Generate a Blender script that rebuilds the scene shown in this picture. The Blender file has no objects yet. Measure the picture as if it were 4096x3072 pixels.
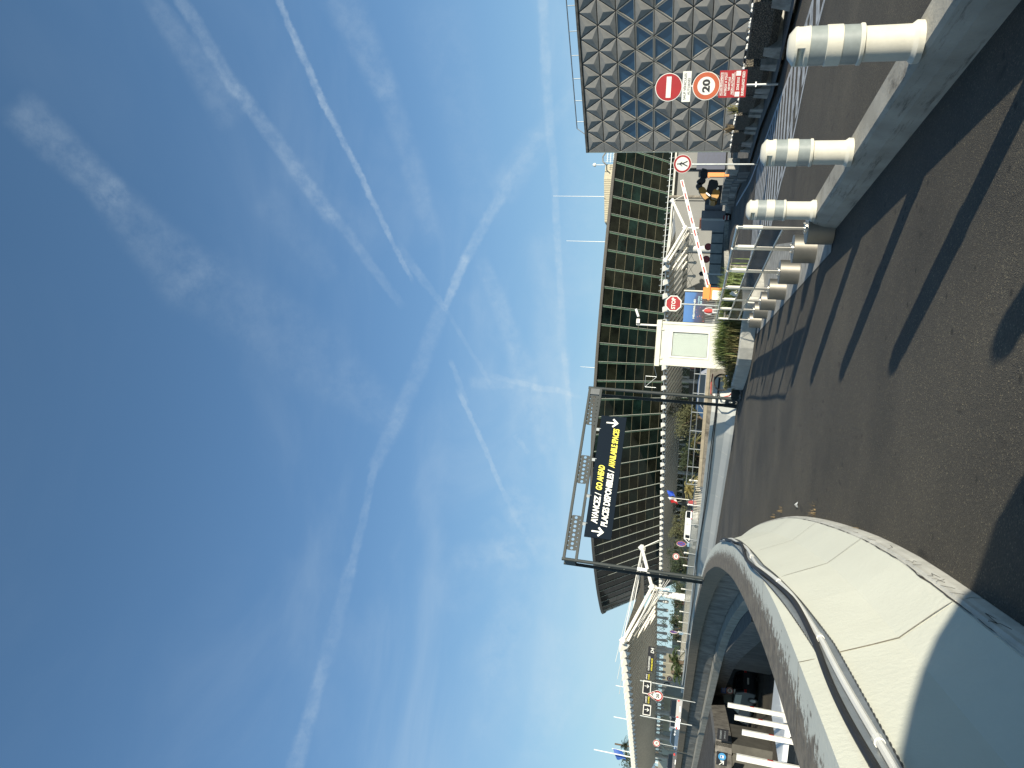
import bpy, math, random
from mathutils import Vector, Matrix
R = math.radians
random.seed(7)
sc = bpy.context.scene
COL = sc.collection

# ------------------------------------------------------------------ camera (a phone turned on its side)
FPX, CXU, CYV, HC = 2850.0, 1536.0, 2048.0, 1.4       # focal length in photo pixels, centre, eye height
zen = Vector((864.0, 10850.0, FPX)).normalized()       # world up in (right, up, forward) of the upright photo
fwd = Vector((0, 0, 1.0)); YC = (fwd - zen * fwd.dot(zen)).normalized()
XC = YC.cross(zen)
if XC.x < 0: XC = -XC
def to_world(v): return Vector((v.dot(XC), v.dot(YC), v.dot(zen)))
right_w = to_world(Vector((1, 0, 0))); up_w = to_world(Vector((0, 1, 0))); back_w = -to_world(Vector((0, 0, 1)))
cam_d = bpy.data.cameras.new('camera'); cam = bpy.data.objects.new('camera', cam_d); COL.objects.link(cam)
m = Matrix.Identity(4)
xa, ya, za = -up_w, right_w, back_w
for i, a in enumerate((xa, ya, za)):
    for j in range(3): m[j][i] = a[j]
m.translation = Vector((0, 0, HC))
cam.matrix_world = m
cam_d.sensor_fit = 'HORIZONTAL'; cam_d.sensor_width = 36; cam_d.lens = 36 * FPX / 4096
cam_d.clip_start = 0.05; cam_d.clip_end = 5000
sc.camera = cam
sc.render.resolution_x = 1024; sc.render.resolution_y = 768

# ------------------------------------------------------------------ world: sky, contrails, sun
SUN_EL, SUN_AZ = 15.2, 150.0        # azimuth clockwise from +Y
sun_v = Vector((math.sin(R(SUN_AZ)) * math.cos(R(SUN_EL)), math.cos(R(SUN_AZ)) * math.cos(R(SUN_EL)), math.sin(R(SUN_EL))))
world = bpy.data.worlds.new('World'); sc.world = world; world.use_nodes = True
nt = world.node_tree; N = nt.nodes; L = nt.links
for n in list(N): N.remove(n)
def ray(x, y):
    v = Vector((3072 - y - CXU, -(x - CYV), FPX)); return to_world(v)
def wn(t, **k):
    n = N.new(t)
    for a, b in k.items(): setattr(n, a, b)
    return n
out = wn('ShaderNodeOutputWorld'); bg = wn('ShaderNodeBackground'); L.new(bg.outputs[0], out.inputs[0])
sky = wn('ShaderNodeTexSky', sky_type='NISHITA'); sky.sun_disc = False
sky.sun_elevation = R(SUN_EL); sky.sun_rotation = R(SUN_AZ)
sky.air_density = 1.0; sky.dust_density = 0.6; sky.ozone_density = 2.0; sky.altitude = 10
bg.inputs[1].default_value = 0.10
tc = wn('ShaderNodeTexCoord')
wob = wn('ShaderNodeTexNoise'); wob.inputs['Scale'].default_value = 9; wob.inputs['Detail'].default_value = 4
L.new(tc.outputs['Generated'], wob.inputs['Vector'])
wsub = wn('ShaderNodeVectorMath', operation='SUBTRACT'); L.new(wob.outputs['Color'], wsub.inputs[0]); wsub.inputs[1].default_value = (.5, .5, .5)
wsc = wn('ShaderNodeVectorMath', operation='SCALE'); L.new(wsub.outputs[0], wsc.inputs[0]); wsc.inputs['Scale'].default_value = 0.011
wob2 = wn('ShaderNodeTexNoise'); wob2.inputs['Scale'].default_value = 95; wob2.inputs['Detail'].default_value = 6; wob2.inputs['Roughness'].default_value = .65
L.new(tc.outputs['Generated'], wob2.inputs['Vector'])
wsub2 = wn('ShaderNodeVectorMath', operation='SUBTRACT'); L.new(wob2.outputs['Color'], wsub2.inputs[0]); wsub2.inputs[1].default_value = (.5, .5, .5)
wsc2 = wn('ShaderNodeVectorMath', operation='SCALE'); L.new(wsub2.outputs[0], wsc2.inputs[0]); wsc2.inputs['Scale'].default_value = 0.008
a1 = wn('ShaderNodeVectorMath', operation='ADD'); L.new(tc.outputs['Generated'], a1.inputs[0]); L.new(wsc.outputs[0], a1.inputs[1])
a2 = wn('ShaderNodeVectorMath', operation='ADD'); L.new(a1.outputs[0], a2.inputs[0]); L.new(wsc2.outputs[0], a2.inputs[1])
DIRV = a2.outputs[0]
grain = wn('ShaderNodeTexNoise'); grain.inputs['Scale'].default_value = 44; grain.inputs['Detail'].default_value = 8; grain.inputs['Roughness'].default_value = .68
L.new(tc.outputs['Generated'], grain.inputs['Vector'])
gm = wn('ShaderNodeMapRange'); gm.inputs[1].default_value = .36; gm.inputs[2].default_value = .64; gm.inputs[3].default_value = .25; gm.inputs[4].default_value = .98
L.new(grain.outputs['Fac'], gm.inputs[0])
def contrail(p, q, w0, w1, strength, soft=.35):
    """one straight vapour trail between two directions of the sky; widths in radians"""
    d1, d2 = ray(*p).normalized(), ray(*q).normalized()
    n = d1.cross(d2).normalized(); mid = (d1 + d2).normalized(); tan = (d2 - d1).normalized(); half = (d2 - d1).length / 2
    def dot(v):
        x = wn('ShaderNodeVectorMath', operation='DOT_PRODUCT'); L.new(DIRV, x.inputs[0]); x.inputs[1].default_value = v; return x.outputs['Value']
    off = dot(n); al = dot(tan)
    ab = wn('ShaderNodeMath', operation='ABSOLUTE'); L.new(off, ab.inputs[0])
    w = wn('ShaderNodeMapRange'); L.new(al, w.inputs[0]); w.inputs[1].default_value = -half; w.inputs[2].default_value = half; w.inputs[3].default_value = w0; w.inputs[4].default_value = w1
    dv = wn('ShaderNodeMath', operation='DIVIDE'); L.new(ab.outputs[0], dv.inputs[0]); L.new(w.outputs[0], dv.inputs[1])
    f = wn('ShaderNodeMapRange', interpolation_type='SMOOTHSTEP'); L.new(dv.outputs[0], f.inputs[0])
    f.inputs[1].default_value = soft; f.inputs[2].default_value = 1; f.inputs[3].default_value = strength; f.inputs[4].default_value = 0
    aa = wn('ShaderNodeMath', operation='ABSOLUTE'); L.new(al, aa.inputs[0])
    e = wn('ShaderNodeMapRange', interpolation_type='SMOOTHSTEP'); L.new(aa.outputs[0], e.inputs[0])
    e.inputs[1].default_value = half * .8; e.inputs[2].default_value = half * 1.12; e.inputs[3].default_value = 1; e.inputs[4].default_value = 0
    mu = wn('ShaderNodeMath', operation='MULTIPLY'); L.new(f.outputs[0], mu.inputs[0]); L.new(e.outputs[0], mu.inputs[1])
    return mu.outputs[0]
TR = [  # ends in photo pixels (long side 4096), widths, strength
 ((60, 410), (480, 820), .030, .026, .13), ((400, 740), (800, 1160), .028, .055, .09), ((760, 1080), (1330, 1480), .055, .07, .055), ((1330, 1480), (1620, 1720), .05, .03, .07),
 ((560, -60), (960, 480), .012, .035, .09), ((700, -40), (960, 380), .010, .011, .15), ((940, 330), (1330, 880), .012, .014, .17), ((1160, 640), (1480, 980), .03, .035, .045), ((1310, 830), (1610, 1220), .011, .008, .11),
 ((1050, 780), (1330, 1120), .03, .02, .04),
 ((1095, -40), (1300, 420), .0055, .006, .34), ((1290, 400), (1480, 780), .006, .0055, .32), ((1470, 760), (1650, 1120), .0055, .004, .24), ((1590, 980), (1790, 1250), .010, .005, .14),
 ((1350, -40), (1560, 380), .034, .022, .12), ((1530, 300), (1740, 960), .020, .018, .10), ((1740, 0), (1960, 900), .05, .04, .05),
 ((2170, -40), (2195, 420), .009, .008, .26), ((2190, 400), (2250, 1250), .008, .006, .24), ((2240, 1200), (2270, 1620), .010, .008, .14), ((2255, 1390), (2290, 1780), .005, .006, .22),
 ((2320, 340), (2140, 560), .008, .018, .10), ((2160, 540), (2000, 780), .024, .028, .12), ((2170, 520), (1990, 800), .010, .012, .13), ((2010, 780), (1850, 1060), .010, .010, .22), ((1870, 1020), (1770, 1240), .009, .007, .30),
 ((1770, 1220), (1640, 1560), .014, .016, .13), ((1650, 1540), (1500, 1880), .016, .012, .11), ((1510, 1850), (1400, 2300), .007, .008, .14), ((1410, 2250), (1290, 2700), .011, .014, .10), ((1300, 2650), (1170, 3100), .010, .014, .17),
 ((1790, 1250), (1980, 1560), .004, .004, .10), ((1800, 1440), (1870, 1620), .006, .004, .14), ((1830, 1560), (2010, 1960), .0045, .0045, .28), ((2000, 1940), (2150, 2240), .005, .006, .10),
 ((1880, 1530), (2060, 1540), .012, .008, .14), ((1960, 1500), (2140, 1550), .005, .005, .16), ((2120, 1552), (2240, 1560), .006, .006, .22), ((2220, 1555), (2330, 1590), .005, .004, .18),
 ((1930, 1040), (2080, 1420), .014, .018, .15), ((2060, 1380), (2200, 1800), .022, .022, .15), ((2180, 1760), (2300, 1980), .018, .02, .10), ((2080, 1480), (2130, 2100), .03, .04, .09), ((2200, 900), (2190, 1700), .03, .03, .09), ((2300, 0), (2330, 1200), .03, .04, .09),
 ((1900, 1150), (2050, 1400), .03, .03, .06), ((2055, 1740), (2110, 1810), .005, .004, .14),
 ((1900, 2700), (2320, 2150), .03, .05, .07), ((2150, 3072), (2250, 2500), .03, .04, .12), ((1950, 3000), (2100, 2000), .035, .03, .08), ((1750, 2400), (2100, 2200), .05, .03, .06), ((1800, 2230), (2250, 2200), .025, .03, .10), ((2000, 1960), (2200, 2150), .03, .04, .12), ((1950, 2080), (2050, 2240), .02, .02, .10)]
acc = None
for t in TR:
    o = contrail(*t)
    if acc is None: acc = o
    else:
        s_ = wn('ShaderNodeMath', operation='ADD'); L.new(acc, s_.inputs[0]); L.new(o, s_.inputs[1]); acc = s_.outputs[0]
mg = wn('ShaderNodeMath', operation='MULTIPLY'); L.new(acc, mg.inputs[0]); L.new(gm.outputs[0], mg.inputs[1])
# thin cirrus veil, stretched noise over the whole dome, denser near the horizon
mp = wn('ShaderNodeMapping'); mp.inputs['Scale'].default_value = (1.0, 1.0, 2.6); mp.inputs['Rotation'].default_value = (.3, .5, .2); L.new(tc.outputs['Generated'], mp.inputs[0])
ci = wn('ShaderNodeTexNoise'); ci.inputs['Scale'].default_value = 2.6; ci.inputs['Detail'].default_value = 9; ci.inputs['Roughness'].default_value = .55; ci.inputs['Distortion'].default_value = .6
L.new(mp.outputs[0], ci.inputs['Vector'])
cr = wn('ShaderNodeMapRange', interpolation_type='SMOOTHSTEP'); L.new(ci.outputs['Fac'], cr.inputs[0]); cr.inputs[1].default_value = .42; cr.inputs[2].default_value = .75; cr.inputs[3].default_value = 0; cr.inputs[4].default_value = .34
sep = wn('ShaderNodeSeparateXYZ'); L.new(tc.outputs['Generated'], sep.inputs[0])
hz = wn('ShaderNodeMapRange'); L.new(sep.outputs['Z'], hz.inputs[0]); hz.inputs[1].default_value = .02; hz.inputs[2].default_value = .62; hz.inputs[3].default_value = 1.15; hz.inputs[4].default_value = .07
cm = wn('ShaderNodeMath', operation='MULTIPLY'); L.new(cr.outputs[0], cm.inputs[0]); L.new(hz.outputs[0], cm.inputs[1])
tot = wn('ShaderNodeMath', operation='ADD', use_clamp=True); L.new(mg.outputs[0], tot.inputs[0]); L.new(cm.outputs[0], tot.inputs[1])
tint = wn('ShaderNodeMix', data_type='RGBA', blend_type='MULTIPLY'); tint.inputs[0].default_value = 1; L.new(sky.outputs[0], tint.inputs[6]); tint.inputs[7].default_value = (1.0, 1.0, 1.0, 1)
SKYTINT = tint
gr = wn('ShaderNodeValToRGB'); L.new(sep.outputs['Z'], gr.inputs[0]); gr.color_ramp.interpolation = 'B_SPLINE'
SKYS = [(0.0, (.52, .76, .78)), (.08, (.41, .66, .79)), (.20, (.26, .49, .74)), (.38, (.138, .300, .56)), (.58, (.088, .198, .385)), (.78, (.062, .140, .270)), (1.0, (.045, .105, .21))]
for i, (p_, c_) in enumerate(SKYS):
    e_ = gr.color_ramp.elements[i] if i < 2 else gr.color_ramp.elements.new(p_)
    e_.position = p_; e_.color = (*c_, 1)
gsc = wn('ShaderNodeVectorMath', operation='SCALE'); L.new(gr.outputs[0], gsc.inputs[0]); gsc.inputs['Scale'].default_value = 1 / .10 / 1.50
smx = wn('ShaderNodeMix', data_type='RGBA'); smx.inputs[0].default_value = .94; L.new(tint.outputs[2], smx.inputs[6]); L.new(gsc.outputs[0], smx.inputs[7])
mx = wn('ShaderNodeMix', data_type='RGBA'); L.new(tot.outputs[0], mx.inputs[0]); L.new(smx.outputs[2], mx.inputs[6]); mx.inputs[7].default_value = (4.1, 4.9, 5.4, 1)
CLOUDC = mx
L.new(mx.outputs[2], bg.inputs[0])
sd = bpy.data.lights.new('sun', 'SUN'); sd.energy = 5.0; sd.angle = R(0.53); sd.color = (1.0, .93, .79)
so = bpy.data.objects.new('sun', sd); COL.objects.link(so); so.rotation_euler = sun_v.to_track_quat('Z', 'Y').to_euler()
sc.view_settings.view_transform = 'Standard'; sc.view_settings.look = 'None'; sc.view_settings.gamma = 1
sc.view_settings.use_curve_mapping = False; sc.view_settings.exposure = 0.68

# ------------------------------------------------------------------ measuring helpers: real points at real distances
def gy(x, y, d):
    r = ray(x, y); t = d / r.y; return Vector((r.x * t, d, HC + r.z * t))
def gz(x, y, z=0.0):
    r = ray(x, y); t = (z - HC) / r.z; return Vector((r.x * t, r.y * t, z))
def gl(x, y, a, b):
    a = Vector(a[:2]); b = Vector(b[:2]); n = Vector((-(b - a).y, (b - a).x)); r = ray(x, y)
    t = n.dot(a) / n.dot(Vector((r.x, r.y))); return Vector((r.x * t, r.y * t, HC + r.z * t))

# ------------------------------------------------------------------ materials
MATS = {}
def mat(name, col, rough=.7, metal=0, var=.15, scale=3.0, bump=0.0, bscale=40, spec=.5, detail=5, col2=None, coat=0, alpha=1, trans=0):
    if name in MATS: return MATS[name]
    m = bpy.data.materials.new(name); m.use_nodes = True; t = m.node_tree; b = t.nodes['Principled BSDF']
    b.inputs['Roughness'].default_value = rough; b.inputs['Metallic'].default_value = metal
    b.inputs['Specular IOR Level'].default_value = spec; b.inputs['Coat Weight'].default_value = coat
    b.inputs['Transmission Weight'].default_value = trans
    c2 = col2 or tuple(max(0, c * (1 - var * 1.6)) for c in col)
    if var > 0 or col2:
        tc = t.nodes.new('ShaderNodeTexCoord')
        nz = t.nodes.new('ShaderNodeTexNoise'); nz.inputs['Scale'].default_value = scale; nz.inputs['Detail'].default_value = detail; nz.inputs['Roughness'].default_value = .62
        t.links.new(tc.outputs['Object'], nz.inputs['Vector'])
        rp = t.nodes.new('ShaderNodeValToRGB'); rp.color_ramp.elements[0].position = .32; rp.color_ramp.elements[1].position = .68
        rp.color_ramp.elements[0].color = (*c2, 1); rp.color_ramp.elements[1].color = (*tuple(min(1, c * (1 + var * .4)) for c in col), 1)
        t.links.new(nz.outputs['Fac'], rp.inputs[0]); t.links.new(rp.outputs[0], b.inputs['Base Color'])
    else: b.inputs['Base Color'].default_value = (*col, 1)
    if bump > 0:
        tc = t.nodes.new('ShaderNodeTexCoord')
        nz = t.nodes.new('ShaderNodeTexNoise'); nz.inputs['Scale'].default_value = bscale; nz.inputs['Detail'].default_value = 4
        t.links.new(tc.outputs['Object'], nz.inputs['Vector'])
        bp = t.nodes.new('ShaderNodeBump'); bp.inputs['Strength'].default_value = min(1, bump); bp.inputs['Distance'].default_value = .02
        t.links.new(nz.outputs['Fac'], bp.inputs['Height']); t.links.new(bp.outputs[0], b.inputs['Normal'])
    MATS[name] = m; return m

def asphalt(name, base, warm):
    m = bpy.data.materials.new(name); m.use_nodes = True; t = m.node_tree; b = t.nodes['Principled BSDF']; b.inputs['Roughness'].default_value = .82
    tc = t.nodes.new('ShaderNodeTexCoord')
    def noise(s, d, r=.6):
        n = t.nodes.new('ShaderNodeTexNoise'); n.inputs['Scale'].default_value = s; n.inputs['Detail'].default_value = d; n.inputs['Roughness'].default_value = r
        t.links.new(tc.outputs['Object'], n.inputs['Vector']); return n
    def ramp(src, p0, c0, p1, c1):
        r = t.nodes.new('ShaderNodeValToRGB'); r.color_ramp.elements[0].position = p0; r.color_ramp.elements[1].position = p1
        r.color_ramp.elements[0].color = (*c0, 1); r.color_ramp.elements[1].color = (*c1, 1); t.links.new(src, r.inputs[0]); return r
    big = noise(.35, 5); r1 = ramp(big.outputs['Fac'], .3, tuple(c * .66 for c in base), .7, tuple(c * 1.42 for c in warm))
    v = t.nodes.new('ShaderNodeTexVoronoi'); v.inputs['Scale'].default_value = 150; t.links.new(tc.outputs['Object'], v.inputs['Vector'])
    sepc = t.nodes.new('ShaderNodeSeparateColor'); t.links.new(v.outputs['Color'], sepc.inputs[0])
    r2 = ramp(sepc.outputs[0], .0, (.62, .62, .62), .8, (1.2, 1.2, 1.15)); r2.color_ramp.elements.new(.94).color = (1.25, 1.25, 1.2, 1); r2.color_ramp.elements.new(.99).color = (2.9, 2.8, 2.4, 1)
    mx = t.nodes.new('ShaderNodeMix'); mx.data_type = 'RGBA'; mx.blend_type = 'MULTIPLY'; mx.inputs[0].default_value = 1
    t.links.new(r1.outputs[0], mx.inputs[6]); t.links.new(r2.outputs[0], mx.inputs[7])
    oil = noise(1.6, 3, .5); mpn = t.nodes.new('ShaderNodeMapping'); mpn.inputs['Scale'].default_value = (3.2, 1.1, 1); t.links.new(tc.outputs['Object'], mpn.inputs[0]); t.links.new(mpn.outputs[0], oil.inputs['Vector'])
    r3 = ramp(oil.outputs['Fac'], .66, (1, 1, 1), .74, (.45, .42, .40))
    m2 = t.nodes.new('ShaderNodeMix'); m2.data_type = 'RGBA'; m2.blend_type = 'MULTIPLY'; m2.inputs[0].default_value = 1
    t.links.new(mx.outputs[2], m2.inputs[6]); t.links.new(r3.outputs[0], m2.inputs[7])
    sp = t.nodes.new('ShaderNodeTexVoronoi'); sp.inputs['Scale'].default_value = 4.2; t.links.new(tc.outputs['Object'], sp.inputs['Vector'])
    r4 = ramp(sp.outputs['Distance'], .06, (.22, .20, .18), .12, (1, 1, 1))
    m3 = t.nodes.new('ShaderNodeMix'); m3.data_type = 'RGBA'; m3.blend_type = 'MULTIPLY'; m3.inputs[0].default_value = .8
    t.links.new(m2.outputs[2], m3.inputs[6]); t.links.new(r4.outputs[0], m3.inputs[7])
    t.links.new(m3.outputs[2], b.inputs['Base Color'])
    bp = t.nodes.new('ShaderNodeBump'); bp.inputs['Strength'].default_value = .55; bp.inputs['Distance'].default_value = .008
    t.links.new(v.outputs['Distance'], bp.inputs['Height']); t.links.new(bp.outputs[0], b.inputs['Normal'])
    MATS[name] = m; return m

M_ASPH = asphalt('asphalt', (.049, .043, .032), (.064, .055, .040))
M_ASPH_OLD = asphalt('asphalt_old', (.064, .054, .039), (.080, .067, .047))
M_CONC = mat('concrete_grey', (.36, .35, .31), .85, var=.3, scale=4, bump=.3, bscale=60)
M_CONC_D = mat('concrete_dark', (.17, .16, .14), .88, var=.35, scale=2.5, bump=.3)
M_CONC_L = mat('concrete_light', (.50, .49, .43), .85, var=.18, scale=3, bump=.2, bscale=70)
M_BROWNC = mat('concrete_brown', (.25, .225, .18), .9, var=.4, scale=2.2, bump=.4, bscale=30)
M_CREAM = mat('cream_paint', (.60, .58, .48), .6, var=.06, scale=2, bump=.12, bscale=25)
M_WHITE = mat('white_paint', (.66, .655, .60), .45, var=.05, scale=3)
M_WHITEG = mat('white_metal', (.68, .67, .61), .4, var=.03, scale=1)
M_BLACK = mat('black_rubber', (.02, .02, .02), .6, var=.2)
M_DGREY = mat('dark_grey_metal', (.055, .065, .068), .45, metal=0, var=.15, spec=.6)
M_MGREY = mat('mid_grey_metal', (.034, .041, .040), .6, metal=.0, var=.12, spec=.3)
M_STEEL = mat('stainless_steel', (.62, .59, .54), .28, metal=1, var=.05, scale=2)
M_STEELB = mat('brushed_steel', (.31, .29, .25), .42, metal=.95, var=.08, scale=5)
M_GALV = mat('galvanised_steel', (.42, .44, .43), .45, metal=.7, var=.12, scale=6)
M_RED = mat('sign_red', (.30, .014, .016), .4, var=.08)
M_REDD = mat('dull_red', (.42, .07, .06), .5, var=.1)
M_SIGNW = mat('sign_white', (.62, .63, .58), .4, var=.03)
M_SIGNK = mat('sign_black', (.012, .012, .014), .5, var=0)
M_SIGNB = mat('sign_blue', (.03, .09, .32), .45, var=.05)
M_SIGNN = mat('sign_navy', (.009, .014, .021), .9, var=.03, spec=.03)
M_YEL = mat('sign_yellow', (.68, .60, .03), .45, var=0)
M_ORANGE = mat('orange_paint', (.68, .20, .02), .45, var=.05)
M_GLASSD = mat('dark_green_glass', (.006, .012, .010), .06, var=.5, scale=.25, spec=.35)
M_PANELG = mat('triangle_concrete', (.285, .275, .25), .85, var=.14, scale=1.6, bump=.15, bscale=30)
M_GLASSB = mat('blue_window_glass', (.022, .065, .13), .04, var=.3, scale=.5, spec=.8)
M_BARK = mat('bark', (.12, .09, .06), .9, var=.3, scale=8)
M_LEAF = mat('leaf_green', (.055, .085, .022), .7, var=.5, scale=6)
M_LEAFD = mat('leaf_dark', (.030, .045, .016), .7, var=.4, scale=6)
M_LEAFY = mat('leaf_yellowgreen', (.20, .19, .07), .7, var=.35, scale=6)
M_DRY = mat('dry_leaf', (.22, .16, .08), .8, var=.3, scale=8)
M_AGG = None
def thin_glass():
    m = bpy.data.materials.new('thin_clear_glass'); m.use_nodes = True; t = m.node_tree; t.nodes.remove(t.nodes['Principled BSDF']); o = t.nodes['Material Output']
    a = t.nodes.new('ShaderNodeBsdfTransparent'); a.inputs[0].default_value = (.95, .97, .96, 1); g = t.nodes.new('ShaderNodeBsdfGlossy'); g.inputs['Roughness'].default_value = .03
    f = t.nodes.new('ShaderNodeFresnel'); f.inputs[0].default_value = 1.45; x = t.nodes.new('ShaderNodeMixShader'); t.links.new(f.outputs[0], x.inputs[0]); t.links.new(a.outputs[0], x.inputs[1]); t.links.new(g.outputs[0], x.inputs[2]); t.links.new(x.outputs[0], o.inputs[0]); return m
M_THIN = thin_glass()
def make_agg():
    m = bpy.data.materials.new('exposed_aggregate'); m.use_nodes = True; t = m.node_tree; b = t.nodes['Principled BSDF']; b.inputs['Roughness'].default_value = .9
    tc = t.nodes.new('ShaderNodeTexCoord'); v = t.nodes.new('ShaderNodeTexVoronoi'); v.inputs['Scale'].default_value = 34; t.links.new(tc.outputs['Object'], v.inputs['Vector'])
    r = t.nodes.new('ShaderNodeValToRGB'); r.color_ramp.elements[0].position = .15; r.color_ramp.elements[0].color = (.30, .26, .19, 1); r.color_ramp.elements[1].position = .5; r.color_ramp.elements[1].color = (.05, .045, .035, 1)
    t.links.new(v.outputs['Distance'], r.inputs[0]); t.links.new(r.outputs[0], b.inputs['Base Color'])
    bp = t.nodes.new('ShaderNodeBump'); bp.invert = True; bp.inputs['Strength'].default_value = 1; bp.inputs['Distance'].default_value = .03
    t.links.new(v.outputs['Distance'], bp.inputs['Height']); t.links.new(bp.outputs[0], b.inputs['Normal']); return m
M_AGG = make_agg()

def make_parapet_mat(name, paint, raw, joint=.5):
    """UV.x < 1 = painted side, 1..2 = raw; the paint peels off raggedly around UV.x = 1 .. 1.35"""
    m = bpy.data.materials.new(name); m.use_nodes = True; t = m.node_tree; b = t.nodes['Principled BSDF']; b.inputs['Roughness'].default_value = .75
    uv = t.nodes.new('ShaderNodeUVMap'); sp = t.nodes.new('ShaderNodeSeparateXYZ'); t.links.new(uv.outputs[0], sp.inputs[0])
    tc = t.nodes.new('ShaderNodeTexCoord')
    def noise(s, d=6, r=.65, vec=None):
        n = t.nodes.new('ShaderNodeTexNoise'); n.inputs['Scale'].default_value = s; n.inputs['Detail'].default_value = d; n.inputs['Roughness'].default_value = r
        t.links.new(vec or tc.outputs['Object'], n.inputs['Vector']); return n.outputs['Fac']
    def ramp(src, p0, c0, p1, c1):
        r = t.nodes.new('ShaderNodeValToRGB'); r.color_ramp.elements[0].position = p0; r.color_ramp.elements[1].position = p1
        r.color_ramp.elements[0].color = (*c0, 1); r.color_ramp.elements[1].color = (*c1, 1); t.links.new(src, r.inputs[0]); return r.outputs[0]
    n = noise(16, 8, .75)
    ad = t.nodes.new('ShaderNodeMath'); ad.operation = 'MULTIPLY_ADD'; t.links.new(n, ad.inputs[0]); ad.inputs[1].default_value = 1.5; t.links.new(sp.outputs['X'], ad.inputs[2])
    mk = t.nodes.new('ShaderNodeMapRange'); t.links.new(ad.outputs[0], mk.inputs[0]); mk.inputs[1].default_value = 1.86; mk.inputs[2].default_value = 1.95
    mpv = t.nodes.new('ShaderNodeMapping'); mpv.inputs['Scale'].default_value = (6, 6, .8); t.links.new(tc.outputs['Object'], mpv.inputs[0])
    pn = ramp(noise(1.3, 6), .3, tuple(c * .93 for c in paint), .6, paint)
    dirt = ramp(noise(9, 8, .8), .66, (1, 1, 1), .76, (.72, .68, .6))
    pm = t.nodes.new('ShaderNodeMix'); pm.data_type = 'RGBA'; pm.blend_type = 'MULTIPLY'; pm.inputs[0].default_value = .6; t.links.new(pn, pm.inputs[6]); t.links.new(dirt, pm.inputs[7])
    rn = ramp(noise(2.2, 8, .7, mpv.outputs[0]), .34, tuple(c * .5 for c in raw), .66, tuple(min(1, c * 1.3) for c in raw))
    mx = t.nodes.new('ShaderNodeMix'); mx.data_type = 'RGBA'; t.links.new(mk.outputs[0], mx.inputs[0]); t.links.new(pm.outputs[2], mx.inputs[6]); t.links.new(rn, mx.inputs[7])
    t.links.new(mx.outputs[2], b.inputs['Base Color'])
    bp = t.nodes.new('ShaderNodeBump'); bp.inputs['Strength'].default_value = .35; bp.inputs['Distance'].default_value = .01; t.links.new(noise(30, 6), bp.inputs['Height']); t.links.new(bp.outputs[0], b.inputs['Normal'])
    return m
M_PARA = make_parapet_mat('parapet_cream_paint', (.60, .60, .50), (.19, .155, .105))
M_BARR = make_parapet_mat('barrier_white_paint', (.62, .62, .56), (.24, .22, .18))

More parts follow.
